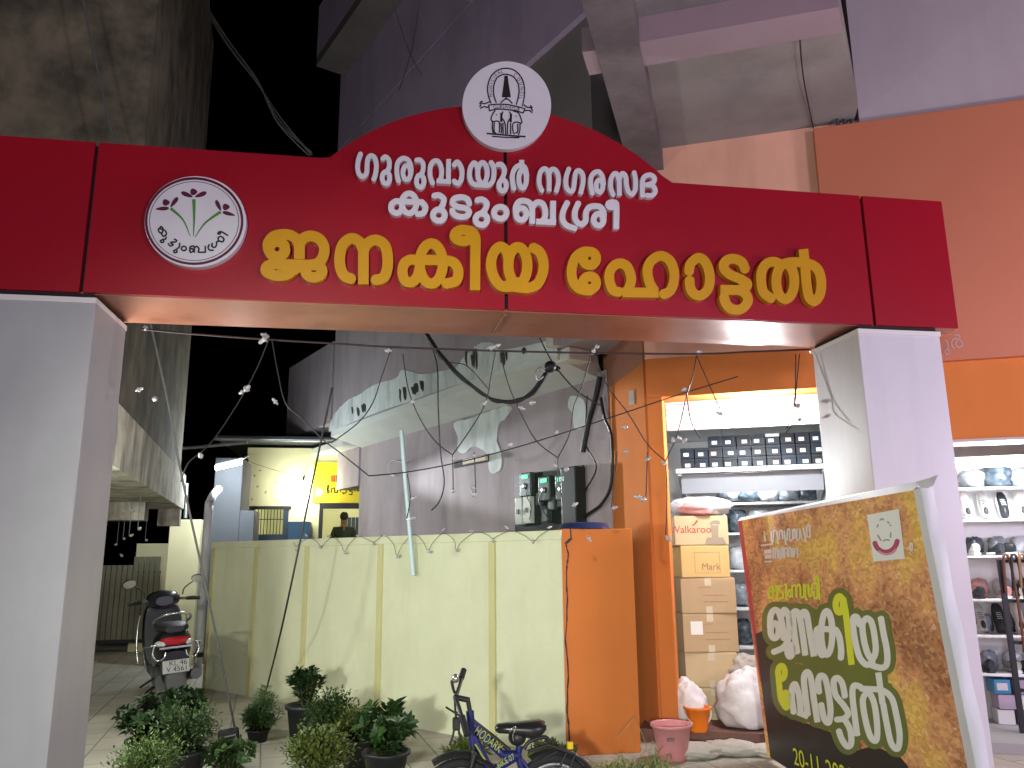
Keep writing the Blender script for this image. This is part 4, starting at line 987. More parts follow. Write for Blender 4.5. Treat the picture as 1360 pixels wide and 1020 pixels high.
# shelf of dark shoe boxes above
SHELF = mat("grey_shelf_steel", (.30, .32, .34), .45, metal=.3)
shf = thing("wall_shelf", "grey steel shelf high in the shop carrying the dark shoe boxes", "shelf", SF.p(.75, 1.5, 2.35), R(-25))
MB(SF.M).box((.02, 1.10, 2.36), (1.48, 1.9, 2.40)).build("shelf_board", SHELF, shf)
MB(SF.M).box((.02, 1.085, 2.36), (1.48, 1.098, 2.405)).build("front_lip", mat("white_lip", (.6, .62, .64), .4), shf)
MB(SF.M).box((.06, 1.20, 2.16), (1.44, 1.22, 2.358)).build("apron", mat("pale_shelf_steel", (.22, .23, .25), .5), shf)
for k in (0, 1):
    MB(SF.M).hexa([(.03+1.40*k,1.11,2.335),(.07+1.40*k,1.11,2.335),(.07+1.40*k,1.9,2.1),(.03+1.40*k,1.9,2.1),(.03+1.40*k,1.11,2.358),(.07+1.40*k,1.11,2.358),(.07+1.40*k,1.9,2.358),(.03+1.40*k,1.9,2.358)]).build("bracket", SHELF, shf)
NAVY = mat("navy_box_card", (.005, .014, .026), .55); NAVY2 = mat("dark_box_card", (.007, .010, .014), .55); LBL = mat("white_box_label", (.72, .72, .70), .6)
lids = mat("pale_box_lid", (.66, .68, .70), .5)
n = 0
boxpos = []
for col in range(10):
    x = .07 + col * .142
    for r_ in range((2 if col < 2 else 3)): boxpos.append((x, 2.4015 + r_ * .112, col, r_))
words = ["leftmost", "second", "third", "fourth", "fifth", "sixth", "seventh", "eighth", "ninth", "tenth"]
rowsn = ["bottom", "middle", "top"]
for x, z, col, r_ in boxpos:
    t = thing("shoe_box", "dark shoe box in the %s row of the high shelf, %s from the left" % (rowsn[r_], words[col] if col else "first"), "shoe box", SF.p(x + .066, 1.13 + random.uniform(0, .015), z), R(-25) + random.uniform(-.03, .03), "shoe boxes on the high shelf")
    MB().rbox((-.066, 0, 0), (.066, .30, .078), .002).build("box", NAVY if (col + r_) % 3 else NAVY2, t, local=True)
    MB().rbox((-.068, -.003, .0785), (.068, .303, .108), .002).build("lid", lids if (col, r_) == (6, 2) else (NAVY if (col + r_) % 3 else NAVY2), t, local=True)
    a = random.uniform(-.02, .02); MB().box((-.03 + a, -.0015, .022), (.022 + a, -.0004, .058)).build("label", LBL, t, local=True)

# lower rack at the back with dark plastic-wrapped stock
rk = thing("stock_rack", "white rack at the back of the shop filled with plastic wrapped stock", "rack", SF.p(.95, 2.4, .1), R(-25))
for z in (.55, .95, 1.35, 1.75, 2.08): MB(SF.M).box((.45, 2.0, z), (1.48, 2.6, z + .025)).build("shelf_board", INNER, rk)
for x in (.45, 1.46): MB(SF.M).box((x, 2.0, .1), (x + .02, 2.02, 2.1)).build("upright", INNER, rk)
PLAS = [mat("dark_wrapped_shoe", (.03, .045, .06), .25, c2=(.16, .19, .22), scale=14, amt=.7), mat("grey_wrapped_shoe", (.18, .21, .24), .22, c2=(.40, .43, .46), scale=16, amt=.7), mat("pale_wrapped_shoe", (.50, .53, .55), .25, c2=(.30, .32, .34), scale=14, amt=.6), mat("pink_wrapped_shoe", (.52, .25, .24), .3, c2=(.62, .42, .40), scale=10, amt=.6)]
def lump_mesh(seed, sx, sy, sz):
    mb = MB(); n, m = 18, 12; vs = []
    for i in range(m + 1):
        th = math.pi * i / m
        for k in range(n):
            a = 2*math.pi*k/n; p = Vector((math.sin(th)*math.cos(a), math.sin(th)*math.sin(a), math.cos(th)))
            q = Vector((math.copysign(abs(p.x)**.7, p.x), math.copysign(abs(p.y)**.7, p.y), math.copysign(abs(p.z)**.8, p.z)))
            d = 1 + .28 * mnoise.noise(p * 2.3 + Vector((seed, 0, 0))) + .10 * mnoise.noise(p * 7 + Vector((0, seed, 0)))
            vs.append((q.x*d*sx, q.y*d*sy, max(q.z*d*sz, -sz)))
    mb.add(vs, [(i*n+k, (i+1)*n+k, (i+1)*n+(k+1)%n, i*n+(k+1)%n) for i in range(m) for k in range(n)], True); return mb
rowz = [(.575, "lowest"), (.975, "second"), (1.375, "third"), (1.775, "top")]
for ri, (z, wd_) in enumerate(rowz):
    for k in range(4):
        x = .58 + .25 * k
        o = lump_mesh(ri*7 + k, .115, .12, .13).build("wrapped_bundle", PLAS[(ri + k*2) % 3], None)
        o.location = SF.p(x, 2.22, z + .131); o.rotation_euler = (0, 0, random.uniform(-.4, .4))
        tag(o, "plastic wrapped bundle on the %s board of the back rack, %s from the left" % (wd_, words[k] if k else "first"), "bundle", "wrapped bundles on the back rack")
for k in range(5):
    o = lump_mesh(60 + k, .12, .13, .085).build("wrapped_bundle", PLAS[(k * 2 + 1) % 3]); o.location = SF.p(.52 + .21 * k, 2.02, 2.105 + .086); o.rotation_euler = (0, 0, random.uniform(-.5, .5))
    tag(o, "wrapped bundle on top of the rack under the shoe boxes, %s from left" % (words[k] if k else "first"), "bundle", "wrapped bundles on top of the rack")
o = lump_mesh(50, .30, .16, .09).build("wrapped_bundle", PLAS[2]); o.location = SF.p(.24, .72, 1.995); o.rotation_euler = (0, 0, R(-25)); tag(o, "wide pale plastic bundle lying on top of the carton stack", "bundle")
o = lump_mesh(53, .16, .12, .06).build("wrapped_bundle", PLAS[3]); o.location = SF.p(.22, .58, 1.962); o.rotation_euler = (0, 0, R(-20)); tag(o, "pinkish plastic bundle at the front edge on top of the cartons", "bundle")

# sacks and buckets at the shop's threshold
SACK = mat("white_woven_sack", (.66, .62, .62), .6, c2=(.55, .48, .50), scale=3, amt=.6, bump=.35, bscale=9, fine=.2)
def sack(seed, sx, sy, sz, loc, rz, label, name="sack", m=SACK, group="sacks at the shop threshold"):
    mb = MB(); n, mm = 40, 26; vs = []
    for i in range(mm + 1):
        th = math.pi * i / mm
        for k in range(n):
            a = 2*math.pi*k/n; p = Vector((math.sin(th)*math.cos(a), math.sin(th)*math.sin(a), math.cos(th)))
            d = 1 + .22*mnoise.noise(p*1.6 + Vector((seed,0,0))) + .12 - .30*abs(mnoise.noise(p*2.6 + Vector((0,seed,0)))) - .10*abs(mnoise.noise(p*6.0 + Vector((seed,0,0))))
            z = p.z * d
            if z < -.62: z = -.62 + (z + .62) * .15
            vs.append((p.x*d*sx, p.y*d*sy, (z + .68) * sz))
    mb.add(vs, [(i*n+k, (i+1)*n+k, (i+1)*n+(k+1)%n, i*n+(k+1)%n) for i in range(mm) for k in range(n)], True)
    o = mb.build(name, m); o.location = loc; o.rotation_euler = (0, 0, rz); return tag(o, label, "sack", group)
sack(3, .27, .24, .27, SF.p(.56, .34, .10), R(-25), "big bulging white woven sack standing on the dark red shop step")
sack(9, .17, .15, .13, SF.p(.60, .62, .44), R(10), "small crumpled open bundle of grey cloth on top of the white sack", "cloth_bundle", mat("crumpled_cloth", (.45, .42, .38), .8, c2=(.25, .22, .20), scale=10, amt=.8, bump=.5, bscale=14), None)
sack(15, .17, .16, .22, SF.p(.07, .20, .10), R(30), "narrow pale sack squeezed between the orange pier and the orange bucket")
for k, (x, y, s_, lab) in enumerate(((.42, -.24, 15, "flat grey folded sheet on the ground in front of the shop step"), (.80, -.22, 22, "flat pale sack lying on the ground beside the banner"), (.12, -.42, 31, "flat dirty white cloth on the ground beside the pink bucket"))):
    sack(s_, .24, .15, .055, SF.p(x, y, .0), R(-25 + 12*k), lab, "folded_sheet", mat("dirty_sheet", (.48, .45, .40), .8, c2=(.33, .31, .28), scale=4, amt=.7, bump=.3, bscale=12), "cloths on the ground")
def bucket(loc, r0, r1, h, m, label, handle=True, mark=None):
    t = thing("bucket", label, "bucket", loc)
    MB().lathe([(0, .004), (r0, 0), (r0 + .002, .01), (r1, h - .02), (r1 + .012, h - .018), (r1 + .014, h), (r1 + .004, h + .002), (r1 - .004, h - .01), (r0 - .004, .012), (0, .012)], 32).build("shell", m, t, local=True)
    if handle:
        pts = [Vector((math.cos(a) * (r1 + .012), -math.sin(a) * r1 * .62, h - .03 - math.sin(a) * .11)) for a in [math.pi * i / 14 for i in range(15)]]
        MB().tube(pts, .0045, 6).build("handle", mat("pale_handle", (.70, .62, .55), .5), t, local=True)
    if mark:
        MB().box((-.09, -r1 * .86 - .03, h * .62), (-.035, -r1 * .86 - .006, h * .70)).build("sticker", mark, t, local=True)
    return t
bucket(SF.p(.16, .02, .101) , .075, .105, .195, mat("orange_plastic", (.75, .17, .01), .3, coat=.3), "bright orange plastic bucket with a pale handle on the shop step")
bucket(Vector((2.30, 1.72, 0)), .105, .150, .26, mat("pink_plastic", (.60, .25, .27), .35, c2=(.52, .16, .18), scale=3, amt=.5), "dusty pink plastic bucket standing on the ground before the orange pier", False, mat("grey_sticker", (.20, .15, .16), .6))

# right shop: white shelves of shoes and a black belt rack
rs = thing("shoe_shelves", "white wall shelves full of shoes in the right shop", "shelf", SF.p(3.5, 1.2, .1), R(-25))
MB(SF.M).box((2.3, 1.25, .08), (4.9, 1.30, 2.42)).build("back_panel", INNER, rs)
zs = [.5, .82, 1.13, 1.51, 1.83, 2.12]
for z in zs: MB(SF.M).rbox((2.3, .92, z - .02), (4.9, 1.248, z), .004).build("shelf_board", INNER, rs)
def shoe_proto(name, m_up, m_sole, m_lace):
    t = thing(name, None, "shoe", (0, 0, -50))
    L_ = .26
    sole = MB(); sole.loft([(y * L_, .006*math.sin(y*5), .014, .040 * (1 - .25*math.cos(y*6)) * (1.0 if .04 < y < .97 else .72), .014) for y in (0, .05, .2, .4, .6, .8, .93, 1.0)], 16, e=3)
    sole.build("sole", m_sole, t, local=True)
    up = MB(); up.loft([(.005, 0, .06, .024, .035), (.02, 0, .065, .034, .042), (.06, 0, .062, .036, .044), (.10, .002, .055, .036, .040), (.14, .004, .046, .038, .032), (.18, .005, .038, .040, .024), (.22, .003, .032, .037, .019), (.25, 0, .028, .024, .012)], 18, e=2.4)
    up.build("upper", m_up, t, local=True)
    op = MB(); op.ell((0, .055, .098), (.022, .045, .012), 14, 8); op.build("opening", BLACK, t, local=True)
    lc = MB()
    for k in range(4):
        y = .115 + k * .018; z = .092 - k * .009; lc.tube([(-.02, y, z - .003), (0, y + .004, z + .004), (.02, y, z - .003)], .0035, 6)
    lc.build("laces", m_lace, t, local=True); return t
wsh = mat("white_shoe_leather", (.68, .67, .62), .5, c2=(.55, .54, .5), scale=8, amt=.5); gsh = mat("grey_shoe_canvas", (.40, .41, .38), .7); ksh = mat("black_shoe_canvas", (.02, .025, .03), .5)
pk = mat("pink_shoe", (.60, .28, .27), .5); whs = mat("white_rubber", (.70, .70, .68), .5)
protos = [shoe_proto("shoe", wsh, whs, whs), shoe_proto("shoe", ksh, whs, whs), shoe_proto("shoe", gsh, whs, ksh), shoe_proto("shoe", pk, whs, whs), shoe_proto("shoe", ksh, ksh, gsh)]
pname = ["white laced shoe", "black shoe with white laces", "grey canvas shoe", "pink shoe", "all black shoe"]
used = set()
def place_shoe(pi, loc, rot, lab):
    o = protos[pi] if pi not in used else copy_tree(protos[pi]); used.add(pi)
    o.location = loc; o.rotation_euler = rot; o['label'] = lab; o['group'] = "shoes on the white shelves"
sh_rows = [(1.83, [0, 2, 1, 0, 2, 4], "upright, toe up", "shelf under the top one"), (1.51, [0, 4, 1, 2, 4, 0], "lying", "third shelf down"), (1.13, [4, 3, 2, 4, 1, 3], "lying", "fourth shelf down"), (.82, [2, 4, 0, 1, 2, 4], "upright, toe up", "fifth shelf down"), (.5, [4, 2, 4, 1, 0, 2], "lying", "lowest shelf")]
for z, seq, pose, where in sh_rows:
    for k, pi in enumerate(seq):
        x = 2.66 + .155 * k + (.0 if pose[0] == 'u' else .06 * (k % 2))
        lab = "%s %s on the %s, %s from left" % (pname[pi], "upright" if pose[0] == 'u' else "lying", where, words[k] if k else "first")
        if pose[0] == 'u': place_shoe(pi, SF.p(x, 1.16, z + .004), (R(78), 0, R(-25) + random.uniform(-.12, .12)), lab)
        else: place_shoe(pi, SF.p(x, .96 + .02 * (k % 2), z + .002), (0, 0, R(-25) + random.uniform(-.9, .9)), lab)
for k in range(6):
    o = lump_mesh(80 + k, .10, .12, .085 + .02 * (k % 2)).build("wrapped_bundle", PLAS[(k + 1) % 2]); o.location = SF.p(2.72 + .21 * k, 1.08, 2.12 + .09 + .02*(k % 2)); o.rotation_euler = (0, 0, random.uniform(-.5, .5))
    tag(o, "dark plastic wrapped bundle on the top shelf of the right shop, %s from the left" % (words[k] if k else "first"), "bundle", "wrapped bundles on the top shelf")
bi = 0
for z, where in ((1.51, "third shelf down"), (1.13, "fourth shelf down"), (.82, "fifth shelf down"), (.5, "lowest shelf")):
    for k in range(5):
        o = lump_mesh(100 + bi, .075, .055, .085).build("wrapped_shoe", PLAS[(0, 1, 2, 1, 0, 3, 2)[bi % 7]]); bi += 1
        o.location = SF.p(2.70 + .19 * k, 1.185, z + .087); o.rotation_euler = (0, 0, random.uniform(-.4, .4))
        tag(o, "wrapped shoe at the back of the %s of shoes, %s from left" % (where, words[k] if k else "first"), "shoe", "wrapped shoes at the back of the shelves")
PK = [mat("white_pack", (.60, .60, .60), .4), mat("lilac_pack", (.40, .33, .42), .4), mat("blue_pack", (.05, .25, .45), .4), mat("brown_pack", (.22, .17, .15), .4)]
for r_ in range(3):
    for k in range(6):
        z = .084 + r_ * .125; x = 2.72 + .15 * k + .02 * (r_ % 2)
        t = thing("small_pack", "small pack in the %s row under the shoe shelves, %s from left" % (rowsn[r_], words[k] if k else "first"), "pack", SF.p(x, .95, z), R(-25) + random.uniform(-.06, .06), "small packs under the shoe shelves")
        m_ = PK[(r_ * 5 + k * 3) % 4]
        MB().rbox((-.065, 0, 0), (.065, .2, .118), .003).build("box", m_, t, local=True); MB().box((-.045, -.0015, .03), (.04, -.0004, .09)).build("label", PK[(r_ + k) % 2], t, local=True)
# belt rack standing in front
br = thing("belt_rack", "black steel rack hung with belts in front of the right shop's shoe shelves", "rack", SF.p(3.1, .5, .08), R(-25))
BLK = mat("black_powder_coat", (.014, .016, .02), .45)
rx0, rx1, ry = 2.72, 3.65, .62
for x in (rx0, rx1): MB(SF.M).rbox((x, ry, .08), (x + .045, ry + .03, 1.48), .004).build("post", BLK, br)
for z in (.40, .78, 1.12, 1.45): MB(SF.M).rbox((rx0 + .047, ry + .004, z), (rx1 - .002, ry + .026, z + .028), .003).build("rail", BLK, br)
blts = [mat("brown_belt", (.13, .055, .025), .4), mat("black_belt", (.015, .014, .014), .35), mat("tan_belt", (.30, .17, .07), .4), mat("grey_belt", (.20, .20, .21), .4)]
for k in range(13):
    x = rx0 + .06 + k * .06
    t = tag(MB(SF.M).tube(smooth_path([(x - .03, ry - .02, 1.20 + .02*(k%3)), (x - .02, ry - .03, 1.46), (x, ry - .02, 1.52), (x + .035, ry - .015, 1.44), (x + .05, ry - .02, 1.0 - .05*(k % 4)), (x + .045, ry - .01, .72 + .04*(k%3))], 5), .011, 6).build("belt", blts[k % 4]), None, "belt", "belts on the black rack")
    t['label'] = "%s belt hanging from the black rack, %s from the left" % (("brown", "black", "tan", "grey")[k % 4], ["first","second","third","fourth","fifth","sixth","seventh","eighth","ninth","tenth","eleventh","twelfth","thirteenth"][k])

# ------------------------------------------------------------------ electricity meters, basin, hanging pipe on the grey building
mp_ = thing("meter_panel", "black electricity meter board with glowing green meters and two pale switch boxes", "meter board", GF.p(1.6, .1, 2.1))
ma = GF.hit(686, 628); mb_ = GF.hit(778, 690)
BOARD = mat("black_meter_board", (.014, .018, .016), .5)
def gpx(a, b, y): u, z = GF.hit(a, b, y); return u, z
MB(GF.M).box((mb_[0], .003, 1.72), (ma[0], .03, GF.hit(735, 624)[1])).build("back_board", BOARD, mp_)
u0, z0 = gpx(766, 622, .0); u1, _ = gpx(776, 690, .0)
MB(GF.M).rbox((min(u0,u1) - .08, .032, 1.72), (max(u0,u1) + .05, .16, z0), .01).build("black_cabinet", BOARD, mp_)
GLOW = mat("green_meter_lamp", (.05, .5, .25), .4, emis=(.05, .9, .42), estr=1.1)
for k, (a, b) in enumerate(((697, 634), (722, 639), (745, 637))):
    u, z = gpx(a, b, .1)
    mm_ = MB(GF.M).rbox((u - .10, .032, z - .20), (u + .10, .10, z + .05), .012).build("meter", mat("dark_meter_case", (.03, .05, .04), .3), mp_)
    MB(GF.M).box((u - .055, .102, z - .015), (u + .055, .106, z + .025)).build("display", GLOW, mm_)
    MB(GF.M).lathe([(0, .0), (.03, .0), (.03, .012), (0, .014)], 14, Matrix.Translation((u, .102, z - .09)) @ Matrix.Rotation(R(-90), 4, 'X')).build("dial", STEEL, mm_)
for a, b in ((687, 679), (698, 677)):
    u, z = gpx(a, b, .1)
    sb = MB(GF.M).rbox((u - .068, .032, z - .14), (u + .06, .09, z + .14), .008).build("switch_box", mat("pale_switch_box", (.50, .54, .48), .5), mp_)
    MB(GF.M).box((u - .02, .092, z - .03), (u + .02, .10, z + .02)).build("switch", BLACK, sb)
for k, (a, b) in enumerate(((717, 662), (735, 668), (748, 664), (728, 684))):
    u, z = gpx(a, b, .05)
    MB(GF.M).rbox((u - .05, .032, z - .07), (u + .05, .07 + .01*k, z + .06), .008).build("fuse_holder", mat("fuse_grey", (.07, .09, .075), .5, c2=(.02,.04,.03), scale=20, amt=.8), mp_)
for pts in ([(697,645),(700,660),(705,672),(703,690)], [(722,650),(716,664),(722,680),(730,690)], [(745,648),(752,662),(758,682),(762,694)]):
    MB().tube(smooth_path([GF.p(gpx(a, b, .11)[0], .11, gpx(a, b, .11)[1]) for a, b in pts]), .006, 5).build("meter_wire", BLACK, mp_)
ba = thing("basin", "upturned dark blue plastic basin lying on the wall top beside the orange pier", "basin", (1.72, 2.28, 1.775))
MB().lathe([(0, .055), (.17, .055), (.20, .045), (.225, .006), (.235, .004), (.235, 0), (.22, 0), (.19, .04), (0, .048)], 40, Matrix.Translation((1.76, 2.16, 1.767))).build("shell", mat("dark_blue_plastic", (.02, .03, .10), .35, c2=(.03,.05,.13), scale=6, amt=.6), ba)
hp = tag(MB().tube([onY(533, 572, 3.25), onY(549, 764, 3.25)], .021, 10).build("hanging_pipe", mat("pale_blue_pvc", (.45, .60, .62), .4)), "thin pale blue plastic pipe hanging crooked in front of the cream wall", "pipe")

# thick cables on the grey building
def cable(name, pts, r, m, label, cat="cable", n=6, group=None, parent=None):
    o = MB().tube(smooth_path(pts, 7), r, n).build(name, m, parent)
    return tag(o, label, cat, group) if parent is None else o
CAB = mat("black_cable_sheath", (.012, .012, .013), .5)
yb = 1.6
bundle = thing("cable_bundle", "sagging bundle of black cables looping from under the arch to the shop corner", "cable", onY(650, 520, yb))
base_pts = [(556,425),(572,455),(592,480),(615,503),(640,524),(662,533),(685,533),(706,521),(722,502),(732,488),(742,490)]
for k in range(7):
    off = [(random.uniform(-3, 3), random.uniform(-2.5, 2.5)) for _ in base_pts]
    cable("cable", [onY(a + o[0], b + o[1], yb + .01*k) for (a, b), o in zip(base_pts, off)], .007 + .002*(k % 3), CAB, None, parent=bundle)
MB().ell(onY(731, 487, yb), (.05, .05, .05), 12, 8).build("joint", CAB, bundle)
MB().tube(smooth_path([onY(722, 500, yb), onY(714, 505, yb), onY(712, 495, yb), onY(718, 488, yb), onY(724, 494, yb)], 6), .008, 6).build("loop", STEEL, bundle)
for pts, r, lab in (([(566,440),(580,460),(594,480),(620,486),(650,518)], .004, "thin black wire running beside the sagging cable bundle"),
                    ([(715,445),(730,475),(748,500),(770,522),(800,540)], .006, "black wire running down from the arch to the shop corner"),
                    ([(774,600),(782,560),(791,528),(797,500)], .03, "thick dark pipe rising from the meter board to the slab"),
                    ([(798,528),(803,555),(812,580),(812,640),(800,668),(782,682),(772,690)], .016, "thick black cable curving down to the meter board"),
                    ([(780,525),(778,560),(778,590),(792,620),(778,650),(776,655)], .007, "thin black wire zigzagging down beside the meter board"),
                    ([(574,460),(581,490),(582,540),(585,600),(590,640),(584,665),(573,678)], .006, "thin loose black wire hanging down the grey wall"),
                    ([(542,610),(537,615),(520,612),(516,628),(524,632)], .007, "short white wire looped beside the hanging pipe")):
    if "pipe" in lab or "meter" in lab: P_ = [GF.p(GF.hit(a, b, .06)[0], .06, GF.hit(a, b, .06)[1]) for a, b in pts]
    else: P_ = [onY(a, b, 2.2 if a < 700 else 1.9) for a, b in pts]
    cable("pipe" if "pipe" in lab else "wire", P_, r, mat("white_wire", (.6, .6, .6), .5) if "white" in lab else CAB, lab, "pipe" if "pipe" in lab else "wire")

# ------------------------------------------------------------------ fairy lights: wires with little clear caps
WIRE = mat("dark_wire", (.035, .018, .018), .6); CAP = mat("clear_led_cap", (.55, .55, .56), .25, trans=.4)
capm = MB().lathe([(0, 0), (.006, 0), (.007, .016), (.016, .019), (.016, .024), (.009, .027), (.009, .045), (.005, .052), (0, .053)], 10).mesh("cap"); capm.materials.append(CAP)
def caps(parent, pts, scale=1.0):
    I = wmat(parent).inverted()
    for p in pts:
        o = bpy.data.objects.new("bulb", capm); COL.objects.link(o); o.parent = parent
        o.location = I @ p; o.rotation_euler = (random.uniform(.6, 2.6), random.uniform(-1, 1), random.uniform(0, 6)); s = scale * random.uniform(.85, 1.15); o.scale = (s, s, s)
ny = .66
net = thing("fairy_light_net", "drooping net of dark wires with small unlit clear bulbs hanging under the arch", "fairy lights", onY(640, 470, ny))
NW = [[(188,437),(250,443),(357,451),(440,456),(520,461),(600,464),(660,466),(740,468),(800,469),(925,470),(1000,467),(1078,464)],
 [(357,450),(343,485),(325,520),(308,548),(285,582),(266,602)], [(361,450),(368,490),(379,535),(400,555),(432,587)], [(520,462),(507,500),(495,535),(475,562),(440,588)], [(535,470),(543,520),(560,560),(580,588),(601,604)],
 [(658,466),(652,500),(645,535),(625,570),(601,604)], [(664,468),(675,510),(690,545),(712,585),(741,608)], [(784,475),(772,515),(762,540),(757,575),(741,608)], [(790,470),(805,510),(835,550),(860,590),(884,612)],
 [(925,472),(920,500),(912,525),(900,575),(884,612)], [(912,525),(918,560),(930,582)], [(925,472),(960,552)], [(1057,470),(1055,535),(1045,570)], [(1062,470),(1056,535),(1056,556),(1040,580)],
 [(266,602),(250,615),(240,640)], [(432,587),(450,600),(490,632)], [(490,632),(540,627),(600,616),(672,598),(745,576),(830,548),(905,523),(980,500)], [(741,608),(742,640),(748,665)], [(884,612),(886,660),(884,712)], [(601,604),(602,650)], [(541,630),(545,660),(540,690)], [(630,600),(632,655)], [(860,600),(858,660)], [(820,600),(812,675)]]
for w_ in NW: MB().tube(smooth_path([onY(a, b, ny) for a, b in w_], 5), .0042 if w_ is not NW[0] else .007, 5).build("wire", WIRE if w_ is NW[0] else CAB, net)
caps(net, [onY(a, b, ny - .01) for a, b in ((357,446),(325,519),(369,537),(205,530),(180,519),(268,608),(520,466),(546,533),(657,460),(640,539),(688,540),(702,536),(604,610),(630,606),(740,620),(754,622),(680,593),(741,573),(790,462),(925,468),(912,516),(960,552),(1058,540),(1062,556),(886,618),(900,578),(896,588),(911,583),(828,600),(833,567),(856,612),(853,661),(760,672),(812,675),(884,711),(780,712),(745,640),(631,650),(602,652),(540,690),(632,660),(545,664),(858,664),(193,437),(1076,467))])
caps(net, [onY(a, b, ny - .02) for a, b in ((357,446),(325,519),(657,460),(790,463))], 1.35)
def fly(t, u, v): return WF.p(t, u, v)
st = thing("fairy_light_string", "string of small clear bulbs looping along the top of the cream wall", "fairy lights", WF.p(1.5, .03, 1.74))
wl2 = []; cp2 = []
for k in range(9):
    u = .1 + k * .42; dz = random.choice((.02, .05, .11, .16)); e_ = random.uniform(-.05, .05); wl2 += [(u, .022, 1.763), (u + .12 + e_, .035, 1.74 - dz*.5), (u + .19 + e_, .04, 1.72 - dz), (u + .27, .035, 1.74 - dz*.4)]; cp2.append((u + .19 + e_, .045, 1.70 - dz))
    cp2.append((u + .02, .03, 1.775))
MB(WF.M).tube(smooth_path(wl2, 4), .0022, 5).build("wire", CAB, st); caps(st, [WF.p(*q) for q in cp2], .9)
st = thing("fairy_light_curtain", "curtain of pale bulbs hanging under the weathered concrete sunshade on the left", "fairy lights", LF.p(5.0, .3, 2.1))
cp3 = []
for k in range(15):
    x = 2.7 + .185 * k + random.uniform(-.05, .05); y = .2 + (k * .37) % 1.3; z1 = 1.95 - random.uniform(.0, .22)
    MB(LF.M).tube([(x, y, 2.25), (x + .01, y, z1)], .004, 4).build("wire", mat("green_wire", (.10, .16, .13), .6), st); cp3 += [(x, y - .01, z1), (x + .08, y + .1, 2.14 - random.uniform(0, .08))]
    if k % 2: cp3.append((x + .02, y + .25, z1 - random.uniform(.05, .25)))
caps(st, [LF.p(*q) for q in cp3], 1.15)
st = thing("fairy_light_drape", "sparse bulbs and thin wire draped across the cream canteen front", "fairy lights", (-1.4, CY - .4, 2.8))
MB().tube(smooth_path([onY(330, 612, CY - .35), onY(345, 618, CY - .35), onY(390, 630, CY - .35), onY(450, 632, CY - .35), onY(520, 630, CY - .5)], 5), .005, 4).build("wire", CAB, st)
caps(st, [onY(a, b, CY - .3) for a, b in ((338,632),(352,655),(336,662),(365,640),(348,625),(376,652),(450,612),(343,646),(330,690))], 1.1)

# long stay ropes and overhead wires
ROPE = mat("grey_rope", (.09, .09, .085), .8)
def rope(pts, r, lab, m=ROPE): return cable("rope", pts, r, m, lab, "rope", 6)
rope([onY(199, 425, 2.3), onY(222, 530, 2.5), onY(243, 640, 2.7), onY(280, 810, 2.85), onZ(314, 978, .02)], .011, "long grey stay rope running from the arch down to the black flood lamp")
rope([onY(441, 515, 2.4), onY(415, 640, 2.7), onY(375, 830, 3.0), onZ(350, 930, .02)], .009, "straight dark stay rope running down to the ground behind the thin fern", CAB)
rope([onY(106, -20, 1.6), onY(130, 95, 1.6), onY(152, 192, 1.6)], .010, "pale rope hanging down the mossy wall behind the arch")
for k in range(5):
    o_ = [(random.uniform(-4, 4), random.uniform(-4, 4)) for _ in range(5)]
    cable("overhead_wire", [onY(a + q[0], b + q[1], 4.2 + .2*k) for (a, b), q in zip(((258,-20),(300,52),(340,110),(372,160),(412,205)), o_)], .008, ROPE, "grey overhead wire in the loose bundle crossing the black sky", "wire", 5, "overhead wires in the loose bundle")
for pts, lab in (([(560,-20),(548,60),(530,120)], "thin pale wire hanging before the lilac upper wall, the longer one"), ([(515,-20),(540,60),(560,100)], "thin pale wire hanging before the lilac upper wall, the shorter slanting one")):
    cable("overhead_wire", [onY(a, b, 3.4) for a, b in pts], .006, ROPE, lab, "wire", 5)

# ------------------------------------------------------------------ scooter parked in the lane, seen from behind (local: +y forward)
BODYP = mat("black_scooter_paint", (.010, .013, .017), .28, coat=.4); RUB = mat("tyre_rubber", (.014, .014, .014), .8); CHR = mat("chrome_guard", (.62, .64, .62), .22, metal=.9)
SEATM = mat("black_seat_vinyl", (.016, .016, .016), .5, bump=.1, bscale=80); GREYP = mat("grey_plastic", (.10, .11, .11), .5); REDL = mat("red_tail_lens", (.42, .008, .02), .15, coat=.6); CLRL = mat("clear_lens", (.60, .60, .60), .12, coat=.5)
sct = thing("scooter", "black scooter with chrome guards and red tail light parked facing away in the lane", "scooter", (-2.37, 5.70, 0), 0, None, (0, R(-4), R(19)))
sct.scale = (1.06, 1.06, 1.06)
def part(mb, name, m, parent=None): return mb.build(name, m, sct if parent is None else parent, local=True)
def wheel(y, r, wd_):
    M = Matrix.Translation((0, y, r)) @ Matrix.Rotation(R(90), 4, 'Y')
    prof = [(r - .075, -wd_*.75), (r - .02, -wd_), (r - .004, -wd_*.6), (r, 0), (r - .004, wd_*.6), (r - .02, wd_), (r - .075, wd_*.75)]
    o = part(MB().lathe(prof, 36, M), "wheel", RUB)
    part(MB().lathe([(.0, -.05), (.05, -.05), (.07, -.02), (r - .078, -.035), (r - .074, .035), (.07, .02), (.05, .05), (0, .05)], 28, M), "rim", GREYP, o)
wheel(-.60, .215, .048); wheel(.66, .215, .045)
part(MB().loft([(-.93, 0, .66, .06, .03), (-.90, 0, .66, .125, .07), (-.80, 0, .63, .165, .12), (-.6, 0, .58, .185, .17), (-.35, 0, .53, .18, .20), (-.15, 0, .47, .17, .20), (-.05, 0, .42, .15, .17)], 24, e=2.6), "rear_body", BODYP)
